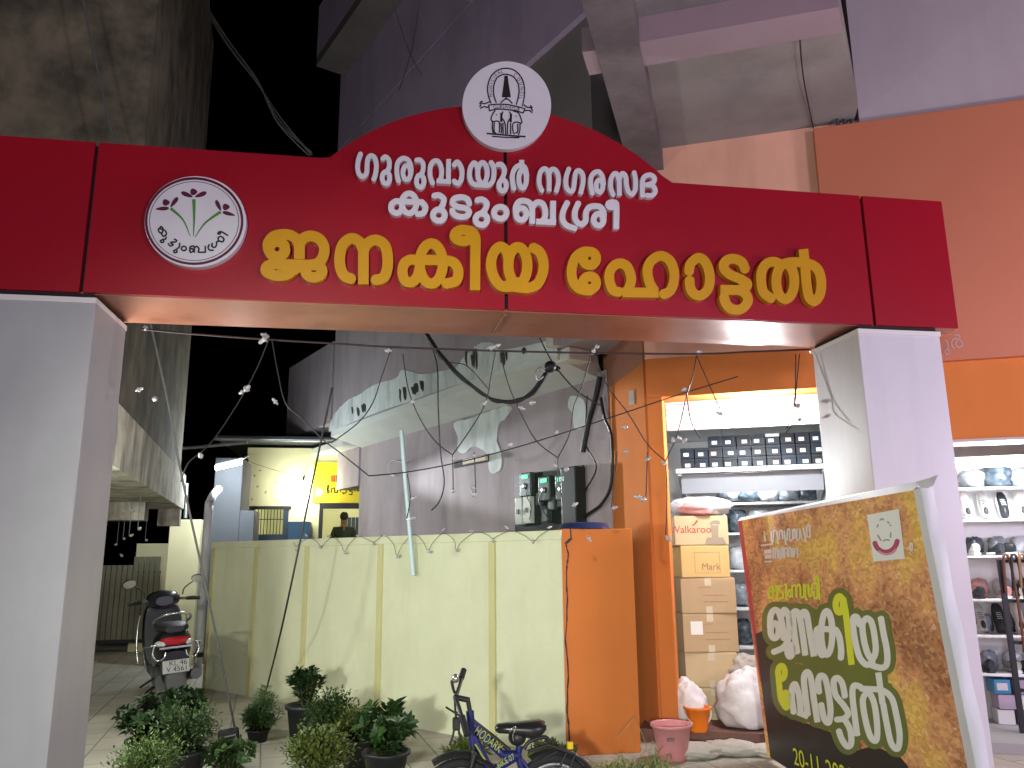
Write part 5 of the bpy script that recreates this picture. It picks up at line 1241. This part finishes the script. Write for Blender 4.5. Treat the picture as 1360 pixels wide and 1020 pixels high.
part(MB().loft([(-.86, 0, .765, .09, .03), (-.80, 0, .775, .135, .045), (-.55, 0, .775, .15, .05), (-.30, 0, .755, .145, .05), (-.05, 0, .745, .12, .045), (.03, 0, .735, .07, .03)], 20, e=2.8), "seat", SEATM)
part(MB().loft([(-.15, 0, .27, .17, .045), (.35, 0, .27, .18, .045)], 16, e=4), "floorboard", GREYP)
M = Matrix.Translation((0, .42, .62)) @ Matrix.Rotation(R(-12), 4, 'X')
part(MB().loft([(-.03, 0, 0, .19, .37), (.02, 0, .0, .215, .39), (.08, 0, -.02, .19, .36), (.16, 0, -.05, .10, .24)], 24, M, e=3.2), "leg_shield", BODYP)
part(MB().loft([(.52, 0, .36, .06, .09), (.60, 0, .44, .075, .05), (.72, 0, .45, .075, .04), (.86, 0, .40, .06, .04), (.92, 0, .33, .04, .04)], 16), "front_mudguard", BODYP)
part(MB().loft([(.20, 0, 1.00, .09, .05), (.26, 0, 1.01, .165, .085), (.36, 0, 1.02, .18, .095), (.46, 0, 1.00, .14, .09), (.54, 0, .98, .08, .06)], 22, e=2.4), "handlebar_cowl", BODYP)
part(MB().tube([(-.37, .18, 1.0), (-.16, .30, 1.01), (.16, .30, 1.01), (.37, .18, 1.0)], .016, 10), "handlebar", GREYP)
for s in (-1, 1):
    part(MB().tube([(s*.37, .18, 1.0), (s*.24, .255, 1.005)], .021, 12), "grip", SEATM)
    part(MB().tube(smooth_path([(s*.35, .10, 1.015), (s*.30, .26, 1.02), (s*.20, .33, 1.01)]), .007, 6), "brake_lever", GREYP)
    mst = part(MB().tube(smooth_path([(s*.20, .30, 1.05), (s*.22, .30, 1.12), (s*.31, .28, 1.19)]), .007, 8), "mirror_stem", BLACK)
    Mm = Matrix.Translation((s*.365, .265, 1.215)) @ Euler((R(8), R(s*8), R(-s*10))).to_matrix().to_4x4()
    mr_ = part(MB().ell((0, .012, 0), (.078, .022, .050), 18, 10, Mm), "mirror", BLACK)
    vs = [Mm @ Vector((.070*math.cos(2*math.pi*i/20), -.012, .044*math.sin(2*math.pi*i/20))) for i in range(20)]
    part(MB().add(vs, [tuple(range(20))]), "mirror_glass", mat("mirror_glass", (.66, .67, .66), .12, metal=.85, emis=None), mr_)
part(MB().loft([(-.955, 0, .655, .045, .025), (-.945, 0, .655, .095, .038), (-.88, 0, .66, .14, .048)], 20, e=3), "tail_light", REDL)
for s in (-1, 1): part(MB().loft([(-.93, s*.115, .635, .02, .018), (-.90, s*.125, .635, .045, .028), (-.83, s*.14, .635, .05, .03)], 14), "indicator", CLRL)
part(MB().box((-.15, -.935, .588), (.15, -.925, .606)), "chrome_strip", CHR)
part(MB().tube(smooth_path([(-.16, -.42, .80), (-.175, -.62, .85), (-.14, -.84, .90), (-.05, -.92, .925), (.05, -.92, .925), (.14, -.84, .90), (.175, -.62, .85), (.16, -.42, .80)], 6), .013, 10), "grab_rail", CHR)
for s in (-1, 1):
    part(MB().tube(smooth_path([(s*.17, -.95, .64), (s*.235, -.93, .63), (s*.265, -.78, .62), (s*.27, -.55, .56), (s*.25, -.45, .44), (s*.23, -.55, .36)], 6), .010, 8), "crash_guard", CHR)
    part(MB().tube(smooth_path([(s*.20, -.945, .63), (s*.215, -.95, .55), (s*.17, -.96, .49), (s*.11, -.95, .51), (s*.095, -.94, .56)], 6), .009, 8), "guard_hook", CHR)
    part(MB().tube(smooth_path([(s*.24, .36, .86), (s*.265, .38, .70), (s*.275, .34, .50), (s*.26, .28, .34)], 6), .011, 8), "front_guard", CHR)
part(MB().loft([(-.93, 0, .43, .13, .13), (-.88, 0, .40, .135, .17), (-.70, 0, .44, .12, .12)], 18, e=3), "rear_mudguard", BODYP)
part(MB().loft([(-.985, 0, .245, .085, .085), (-.95, 0, .28, .10, .10), (-.86, 0, .30, .10, .09)], 16, e=3), "mudflap", GREYP)
PLT = mat("white_number_plate", (.44, .45, .43), .5)
Mp = Matrix.Translation((.0, -.955, .415)) @ Matrix.Rotation(R(-10), 4, 'X')
pl = part(MB().rbox((-.125, -.006, -.062), (.125, .0, .062), .004, Mp), "number_plate", PLT)
for body, z, sz, x in (("KL 46", .008, .052, .02), ("V 4561", -.048, .052, .01)):
    vs, fs = text_tris(body, sz * 1.35); part(MB().add([Mp @ Vector((v.x + x, -.0075, v.y + z)) for v in vs], fs), "plate_print", BLACK, pl)
part(MB().tube([(.17, -.25, .25), (.19, -.55, .27), (.20, -.88, .31)], [.03, .05, .055], 14), "exhaust", GREYP)
part(MB().loft([(-.75, -.12, .24, .05, .08), (-.35, -.12, .27, .06, .10), (-.1, -.10, .27, .05, .08)], 14, e=3), "engine_case", GREYP)
part(MB().tube(smooth_path([(-.10, -.45, .22), (-.20, -.52, .14), (-.27, -.56, .02)], 4), .011, 8), "side_stand", GREYP)
part(MB().tube(smooth_path([(-.14, -.62, .30), (-.25, -.66, .25), (-.31, -.68, .22)], 4), .012, 8), "foot_peg", BLACK)
part(MB().tube(smooth_path([(-.17, -.60, .20), (-.26, -.72, .16), (-.24, -.80, .12)], 4), .012, 8), "kick_start", BLACK)
vs, fs = text_tris("ACTIVE", .035); part(MB().add([Vector((v.x, -.875 - .0, v.y + .802)) for v in vs], fs), "badge_print", CHR) if False else None

# ------------------------------------------------------------------ blue bicycle in front of the wall
bk = thing("bicycle", "small blue bicycle with lime lettering and black saddle standing before the cream wall", "bicycle", (.78, .0, 0))
BLU = mat("blue_frame_paint", (.010, .014, .10), .35, coat=.3); BKP = mat("bike_black", (.014, .014, .014), .45); LIME = mat("lime_sticker", (.30, .37, .04), .5)
q = lambda a, b, y=0.: onY(a, b, y)
def bp(mb, name, m, parent=None): return mb.build(name, m, bk if parent is None else parent)
hubF, hubR = Vector((.465, .0, .245)), Vector((.985, .0, .245))
def bwheel(c, ang):
    M = Matrix.Translation(c) @ Matrix.Rotation(ang, 4, 'Z') @ Matrix.Rotation(R(90), 4, 'X')
    r = .240
    o = bp(MB().lathe([(r - .045, -.012), (r - .03, -.021), (r - .008, -.017), (r, 0), (r - .008, .017), (r - .03, .021), (r - .045, .012), (r - .045, -.012)], 44, M), "tyre", RUB)
    bp(MB().lathe([(r - .06, -.011), (r - .046, -.013), (r - .046, .013), (r - .06, .011), (r - .06, -.011)], 44, M), "rim", STEEL, o)
    sp = MB()
    for k in range(20):
        a = 2*math.pi*k/20; sp.tube([M @ Vector((.018*math.cos(a+.5), .018*math.sin(a+.5), .022*(-1)**k)), M @ Vector(((r-.06)*math.cos(a), (r-.06)*math.sin(a), 0))], .0014, 4)
    sp.tube([M @ Vector((0,0,-.045)), M @ Vector((0,0,.045))], .016, 10); bp(sp, "spokes", STEEL, o)
bwheel(hubF, R(6)); bwheel(hubR, 0)
h1, h2 = q(624, 944), q(628, 990); hd_ = (h2 - h1).normalized()
bp(MB().tube([h1, h2], .022, 12), "head_tube", BLU)
crown = h2 + hd_ * .035
bp(MB().tube([h2, crown], .017, 10).tube([crown + Vector((0,-.05,0)), crown + Vector((0,.05,0))], .016, 10).tube([crown + Vector((0,-.05,0)), hubF + Vector((0,-.052,0))], .014, 10).tube([crown + Vector((0,.05,0)), hubF + Vector((0,.052,0))], .014, 10), "fork", BKP)
st0 = q(621, 927); bar = q(604, 926)
bp(MB().tube([h1, st0], .013, 10).tube([st0 + Vector((.01,0,-.012)), bar], .015, 10), "stem", BKP)
gN, gF_ = q(619, 972, -.24), q(615, 893, .24)
hb = bp(MB().tube(smooth_path([gN, q(613, 950, -.18), q(607, 932, -.08), bar, q(607, 921, .08), q(612, 905, .18), gF_], 6), .011, 10), "handlebar", BKP)
gdN = (gN - q(612, 945, -.16)).normalized(); gdF = (gF_ - q(609, 912, .15)).normalized()
bp(MB().tube([gN - gdN*.09, gN + gdN*.02], .017, 12), "grip", RUB); bp(MB().tube([gF_ - gdF*.05, gF_ + gdF*.02], .017, 12), "grip", RUB)
bp(MB().ell(q(605, 901, .16), (.022, .03, .026), 12, 8), "bell", CHR, hb)
bp(MB().tube([q(611, 951, -.2), q(592, 939, -.2)], .006, 6), "brake_lever", BKP); bp(MB().tube(smooth_path([q(600, 905, .18), q(602, 915, .12), q(604, 920, .1)]), .009, 8), "brake_lever", BKP)
for pts in ([(604,930),(606,955),(613,985)], [(607,945),(604,960),(602,975),(597,990)]): bp(MB().tube(smooth_path([q(a, b, -.06) for a, b in pts]), .006, 6), "brake_cable", BKP)
bp(MB().rbox(tuple(q(606, 962, -.09) - Vector((.02, .02, .03))), tuple(q(606, 962, -.09) + Vector((.02, .02, .035))), .008), "reflector_mount", BKP)
# mudguard over the front tyre
def guard(c, a0, a1, name, m, wd_=.034, r=.262):
    vs = []; n = 22
    for i in range(n + 1):
        a = R(a0 + (a1 - a0) * i / n)
        for j, (dy, dr) in enumerate(((-wd_, -.02), (-wd_*.7, 0), (0, .008), (wd_*.7, 0), (wd_, -.02))):
            vs.append(c + Vector((math.cos(a)*(r+dr), dy, math.sin(a)*(r+dr))))
    return bp(MB().add(vs, [(i*5+j, i*5+j+1, (i+1)*5+j+1, (i+1)*5+j) for i in range(n) for j in range(4)], True), name, m)
guard(hubF, 30, 122, "front_mudguard", BKP, .04, .272); guard(hubR, 20, 120, "rear_mudguard", BKP)
# frame
sj = q(688, 1003); top0 = q(628, 958); bb = Vector((.84, 0, .24))
bp(MB().tube([top0 + Vector((0,0,.004)), q(652, 976), q(677, 997)], .012, 10), "upper_tube", BKP)
bp(MB().tube([q(628, 962), q(640, 975), q(668, 1003)], [.026, .024, .020], 10), "down_tube", BLU)
bp(MB().tube(smooth_path([q(629, 975), q(640, 1000), q(652, 1026), bb], 5), [.024]*15 + [.024], 10) if False else MB().tube([q(629, 978), q(641, 1003), q(654, 1028), bb], .022, 10), "lower_tube", BLU)
bp(MB().tube([q(668, 1003), sj], .028, 10).tube([q(656, 1022), sj], .024, 10), "gusset", BLU)
bp(MB().tube([q(690, 990), sj, bb + Vector((.02, 0, 0))], .02, 10), "seat_tube", BLU)
for dy in (-.045, .045):
    d = Vector((0, dy, 0)); bp(MB().tube([sj, hubR + d + Vector((-.02,0,.02)), hubR + d], .011, 8), "seat_stay", BLU); bp(MB().tube([bb, hubR + d], .011, 8), "chain_stay", BLU)
bp(MB().tube([q(692, 988), q(690, 974)], .013, 10), "seat_post", STEEL)
Ms = Matrix.Translation(q(690, 966) + Vector((0, 0, -.01))) @ Matrix.Rotation(R(-90), 4, 'Z')
sd = bp(MB().loft([(-.135, 0, .0, .02, .012), (-.12, 0, .0, .045, .024), (-.07, 0, .0, .055, .028), (-.02, 0, -.004, .065, .032), (.05, 0, -.012, .075, .045), (.11, 0, -.004, .08, .042), (.14, 0, .004, .055, .024)], 22, Matrix.Translation(q(690, 966)) @ Matrix.Rotation(R(-90), 4, 'Z'), e=2.4), "saddle", mat("saddle_vinyl", (.013, .013, .013), .35, coat=.3))
bp(MB().ell(q(687, 979), (.05, .05, .045), 14, 10), "saddle_base", BKP, sd)
bp(MB().tube(smooth_path([q(677, 972, -.06), q(683, 965, -.072), q(685, 968, -.074), q(681, 976, -.07), q(682, 984, -.06)], 4), .003, 6), "saddle_piping", CHR, sd)
ca = bp(MB().tube(smooth_path([q(696, 995), q(703, 985), q(722, 979), q(729, 983), q(730, 990)], 5), .011, 8), "carrier_loop", BKP)
bp(MB().tube([q(701, 998, -.05), q(728, 989, -.05), q(764, 1002, -.05)], .009, 8).tube([q(701, 998, .05), q(728, 989, .05), q(764, 1002, .05)], .009, 8), "carrier_rail", BKP)
bp(MB().tube([q(740, 998, -.05), q(720, 1008, -.05)], .006, 6).tube([q(752, 1000, -.05), q(742, 1022, -.05)], .006, 6).tube([q(764, 1002, -.05), hubR + Vector((0,-.05,0))], .006, 6).tube([q(764, 1002, .05), hubR + Vector((0,.05,0))], .006, 6), "carrier_strut", BKP)
bp(MB().rbox(tuple(q(757, 990) - Vector((.018, .012, .02))), tuple(q(757, 990) + Vector((.018, .012, .02))), .006), "yellow_reflector", mat("amber_lens", (.72, .48, .02), .2, coat=.5))
bp(MB().lathe([(0, -.01), (.075, -.008), (.08, 0), (.075, .008), (0, .01)], 28, Matrix.Translation(bb + Vector((0,-.05,0))) @ Matrix.Rotation(R(90), 4, 'X')), "chainring", BKP)
for s in (-1, 1):
    e_ = bb + Vector((s*.03, s*.075, -s*.12)); bp(MB().tube([bb + Vector((0, s*.06, 0)), e_], .009, 8), "crank", STEEL); bp(MB().rbox(tuple(e_ + Vector((-.035, -.03 + s*.04, -.012))), tuple(e_ + Vector((.035, .03 + s*.04, .012))), .005), "pedal", BKP)
def along(a, b, y, body, m, fill=.92, hscale=1.0):
    A, B_ = q(*a, y), q(*b, y); u = (B_ - A).normalized(); v = Vector((-u.z, 0, u.x));
    if v.z < 0: v = -v
    vs, fs = text_tris(body, 1.0, 'LEFT'); wv = max(p.x for p in vs); s = (B_ - A).length * fill / wv
    return bp(MB().add([A + u*p.x*s + v*(p.y - .36)*s*hscale for p in vs], fs), "sticker_print", m)
along((632, 968), (668, 997), -.0285, "HODARK", LIME, .95, 1.5)
along((660, 1017), (684, 1003), -.030, "BIKE 07", LIME, .95, 1.4)
bp(MB().tube(smooth_path([q(631, 988, -.024), q(636, 996, -.024), q(640, 1003, -.024), q(646, 1012, -.024), q(649, 1018, -.024)], 3), .005, 6), "lime_stripe", LIME)
bp(MB().tube([bb + Vector((.03, -.03, 0)), Vector((1.0, -.16, .012))], .008, 8), "kick_stand", STEEL)

# ------------------------------------------------------------------ potted plants along the lane
LEAFD = mat("dark_leaf", (.013, .033, .009), .5, island=(.026, .055, .015)); LEAFM = mat("mid_leaf", (.018, .046, .010), .5, island=(.038, .075, .016)); LEAFL = mat("lime_leaf", (.052, .088, .015), .5, island=(.11, .14, .026)); FERN = mat("feathery_leaf", (.05, .11, .03), .6, island=(.10, .17, .05))
POTM = mat("black_pot", (.014, .016, .018), .5); STEM = mat("plant_stem", (.08, .06, .03), .8); SOIL = mat("pot_soil", (.05, .035, .025), .95)
def leaf(mb, p, d, up, L_, W_):
    d = d.normalized(); s = d.cross(up)
    if s.length < 1e-4: s = d.orthogonal()
    s.normalize(); nrm = s.cross(d)
    a, b_, c, e = p, p + d*L_*.5 + s*W_ + nrm*W_*.25, p + d*L_ - nrm*L_*.12, p + d*L_*.5 - s*W_ + nrm*W_*.25
    k = len(mb.v); mb.v += [a, b_, c, e]; mb.f += [[k, k+1, k+2], [k, k+2, k+3]]; mb.sm += [False, False]
def plant(loc, label, kind, h, rad, m, pot=None, seed=0, nleaf=900, ll=.05, lw=.014, name="potted_plant", group="potted plants along the lane", lean=(0, 0)):
    rnd = random.Random(seed); t = thing(name, label, "plant", loc, 0, None, None); t['group'] = group
    z0 = 0
    if pot:
        pr, ph = pot; z0 = ph
        po = MB().lathe([(0, .0), (pr*.72, 0), (pr*.95, ph*.9), (pr*1.06, ph*.9), (pr*1.08, ph), (pr*.97, ph), (pr*.93, ph*.86), (0, ph*.86)], 28).build("pot", POTM, t, local=True)
        MB().lathe([(0, ph*.875), (pr*.92, ph*.87)], 20).build("soil", SOIL, po, local=True)
    lv = MB(); sm_ = MB()
    nb = max(8, int(26 * rad / .2)); tips = []
    for b_ in range(nb):
        an = rnd.uniform(0, 6.283); rr = rad * math.sqrt(rnd.random()) ; hz = h * (.45 + .55 * rnd.random()) * (1 - .35 * (rr / rad) ** 2)
        if kind == 'upright': rr *= .6
        tip = Vector((math.cos(an)*rr + lean[0]*hz, math.sin(an)*rr + lean[1]*hz, z0 + hz))
        root = Vector((math.cos(an)*rr*.15, math.sin(an)*rr*.15, z0 * .88)); mid = root.lerp(tip, .55) + Vector((rnd.uniform(-.03, .03), rnd.uniform(-.03, .03), .02))
        path = smooth_path([root, mid, tip], 4); sm_.tube(path, [.006 - .004*i/(len(path)-1) for i in range(len(path))], 4); tips.append(path)
    for i in range(nleaf):
        path = tips[i % nb]; f = rnd.random() ** .6; k = min(int(f * (len(path) - 1)), len(path) - 2); p = path[k].lerp(path[k+1], rnd.random())
        axis = (path[k+1] - path[k]).normalized(); an = rnd.uniform(0, 6.283); o_ = axis.orthogonal().normalized(); o2 = axis.cross(o_)
        side = (o_*math.cos(an) + o2*math.sin(an))
        if kind == 'feather':
            d = axis*.7 + side*.8; q_ = p + side * rnd.random() * rad * .22; leaf(lv, q_, d, Vector((0,0,1)), ll * rnd.uniform(.6, 1.3), lw)
        elif kind == 'dense':
            q_ = p + Vector((rnd.gauss(0, 1), rnd.gauss(0, 1), rnd.gauss(0, .8))) * rad * .20; d = Vector((q_.x, q_.y, (q_.z - z0) * .8 + .02)).normalized() + Vector((rnd.gauss(0,.6), rnd.gauss(0,.6), rnd.gauss(0,.6))); leaf(lv, q_, d, Vector((0,0,1)), ll * rnd.uniform(.6, 1.2), lw)
        else:
            d = side*.9 + axis*.55 + Vector((0,0,rnd.uniform(-.1,.3))); leaf(lv, p + side*.004, d, axis, ll * rnd.uniform(.6, 1.25), lw * rnd.uniform(.8, 1.2))
    lv.build("foliage", m, t, local=True); sm_.build("stems", STEM, t, local=True); return t
gz = lambda a, b: onZ(a, b, 0)
plant(gz(236, 1000), "dark leafy bush in a black pot nearest the scooter's rear wheel", 'leafy', .27, .18, LEAFD, (.16, .26), 1, 1500, .060, .016)
plant(gz(192, 1022), "wide dark glossy bush at the left of the plant row, beside the pale left pillar", 'leafy', .34, .24, LEAFD, (.15, .22), 2, 1500, .062, .016)
plant(gz(238, 1046), "mid green bush with fine leaves in the middle of the left plant clump", 'dense', .33, .20, LEAFM, (.17, .24), 3, 2200, .034, .009)
plant(gz(188, 1092), "bright green feathery bush at the bottom left of the plant clump", 'dense', .30, .20, mat("grass_green_leaf", (.040, .085, .011), .5, island=(.08, .135, .022)), (.15, .20), 4, 2600, .030, .007)
plant(gz(350, 972), "thin feathery fern-like plant growing beside the dark stay rope", 'feather', .42, .15, FERN, None, 5, 1500, .045, .004, "fern")
plant(gz(342, 985), "low tufted green plant at the foot of the thin fern", 'feather', .20, .15, LEAFM, (.10, .10), 6, 1400, .06, .006)
plant(gz(404, 984), "dark shrub with stiff leaves in a tall black pot before the cream wall", 'leafy', .33, .155, LEAFD, (.165, .30), 7, 1000, .060, .017)
plant(gz(440, 1010), "round dense green bush right of the tall black pot", 'dense', .30, .19, LEAFM, (.15, .22), 8, 2800, .034, .010)
plant(gz(472, 1020), "yellow green bush between the round bush and the big leafy shrub", 'dense', .27, .14, LEAFL, (.12, .20), 9, 1300, .034, .011)
plant(gz(512, 1042), "big shrub with broad pointed leaves nearest the bicycle's front wheel", 'leafy', .37, .21, mat("broad_leaf", (.016, .043, .010), .42, island=(.033, .072, .015)), (.16, .22), 10, 1500, .078, .022)
plant(gz(418, 1078), "lime green bushy plant at the bottom of the picture below the tall pot", 'dense', .30, .19, LEAFL, (.15, .20), 11, 2200, .036, .012)
plant(gz(302, 1050), "small speckled green plant just below the black flood lamp", 'leafy', .22, .17, LEAFM, (.12, .12), 12, 900, .05, .016)
plant(gz(240, 850) + Vector((.2, 1.0, 0)), "small bright plant behind the scooter beside the rain pipe", 'leafy', .95, .16, LEAFM, (.13, .3), 13, 500, .09, .02)
plant(gz(603, 1040) + Vector((.15, .5, 0)), "low pale plant behind the bicycle's front wheel", 'feather', .16, .18, LEAFL, None, 14, 800, .06, .008, "low_plant")
plant(gz(725, 1030) + Vector((.12, .35, 0)), "low pale green plant behind the bicycle's rear wheel", 'leafy', .13, .17, LEAFL, None, 15, 600, .07, .02, "low_plant")
# long-bladed clump at the foot of the orange wall
cl_ = thing("strappy_plant", "clump of long arching grassy leaves with pale tips at the foot of the orange wall", "plant", gz(835, 1040))
gb_ = MB(); rnd = random.Random(5); base = gz(835, 1040)
for k in range(330):
    an = rnd.uniform(0, 6.283); L_ = rnd.uniform(.16, .42); p = base + Vector((rnd.uniform(-.30, .34), rnd.uniform(-.12, .30), 0)); d = Vector((math.cos(an), math.sin(an), 0)); s = Vector((-d.y, d.x, 0)) * rnd.uniform(.004, .010)
    pts = [p + d*(L_*t*.8) + Vector((0, 0, L_*(1.15*t - 1.0*t*t) * rnd.uniform(.75, 1.0))) for t in (0, .25, .5, .75, 1.0)]
    k0 = len(gb_.v)
    for i, c in enumerate(pts): gb_.v += [c - s*(1 - i*.22), c + s*(1 - i*.22)]
    for i in range(4): gb_.f.append([k0+2*i, k0+2*i+1, k0+2*i+3, k0+2*i+2]); gb_.sm.append(True)
gb_.build("blades", mat("strappy_leaf", (.09, .15, .03), .5, island=(.26, .30, .11)), cl_)
sb2 = MB()
for pts in ([(845,1000),(840,975),(838,965)], [(850,1005),(858,990),(843,953)], [(820,980),(832,965),(843,953)], [(860,1010),(866,985),(868,990),(874,1000)]): sb2.tube(smooth_path([onY(a, b, 1.3) for a, b in pts]), .003, 4)
sb2.build("dry_stalks", mat("dry_stalk", (.30, .22, .10), .8), cl_)
# black flood lamp lying on the pavers at the foot of the rope
fl_ = thing("flood_lamp", "small black flood lamp lying on the pavers at the foot of the grey rope", "lamp", gz(303, 992))
Mf = Matrix.Translation(gz(303, 992) + Vector((0, 0, .075))) @ Euler((R(20), R(-8), R(8))).to_matrix().to_4x4()
MB().rbox((-.085, -.04, -.055), (.085, .05, .06), .018, Mf).build("housing", POTM, fl_)
MB().box((-.07, -.043, .03), (.06, -.0405, .042), Mf).build("edge_glint", CHR, fl_)
MB().tube([Mf @ Vector((-.095, .0, 0)), Mf @ Vector((-.10, .01, -.07)), Mf @ Vector((.10, .01, -.07)), Mf @ Vector((.095, .0, 0))], .006, 6).build("bracket", POTM, fl_)
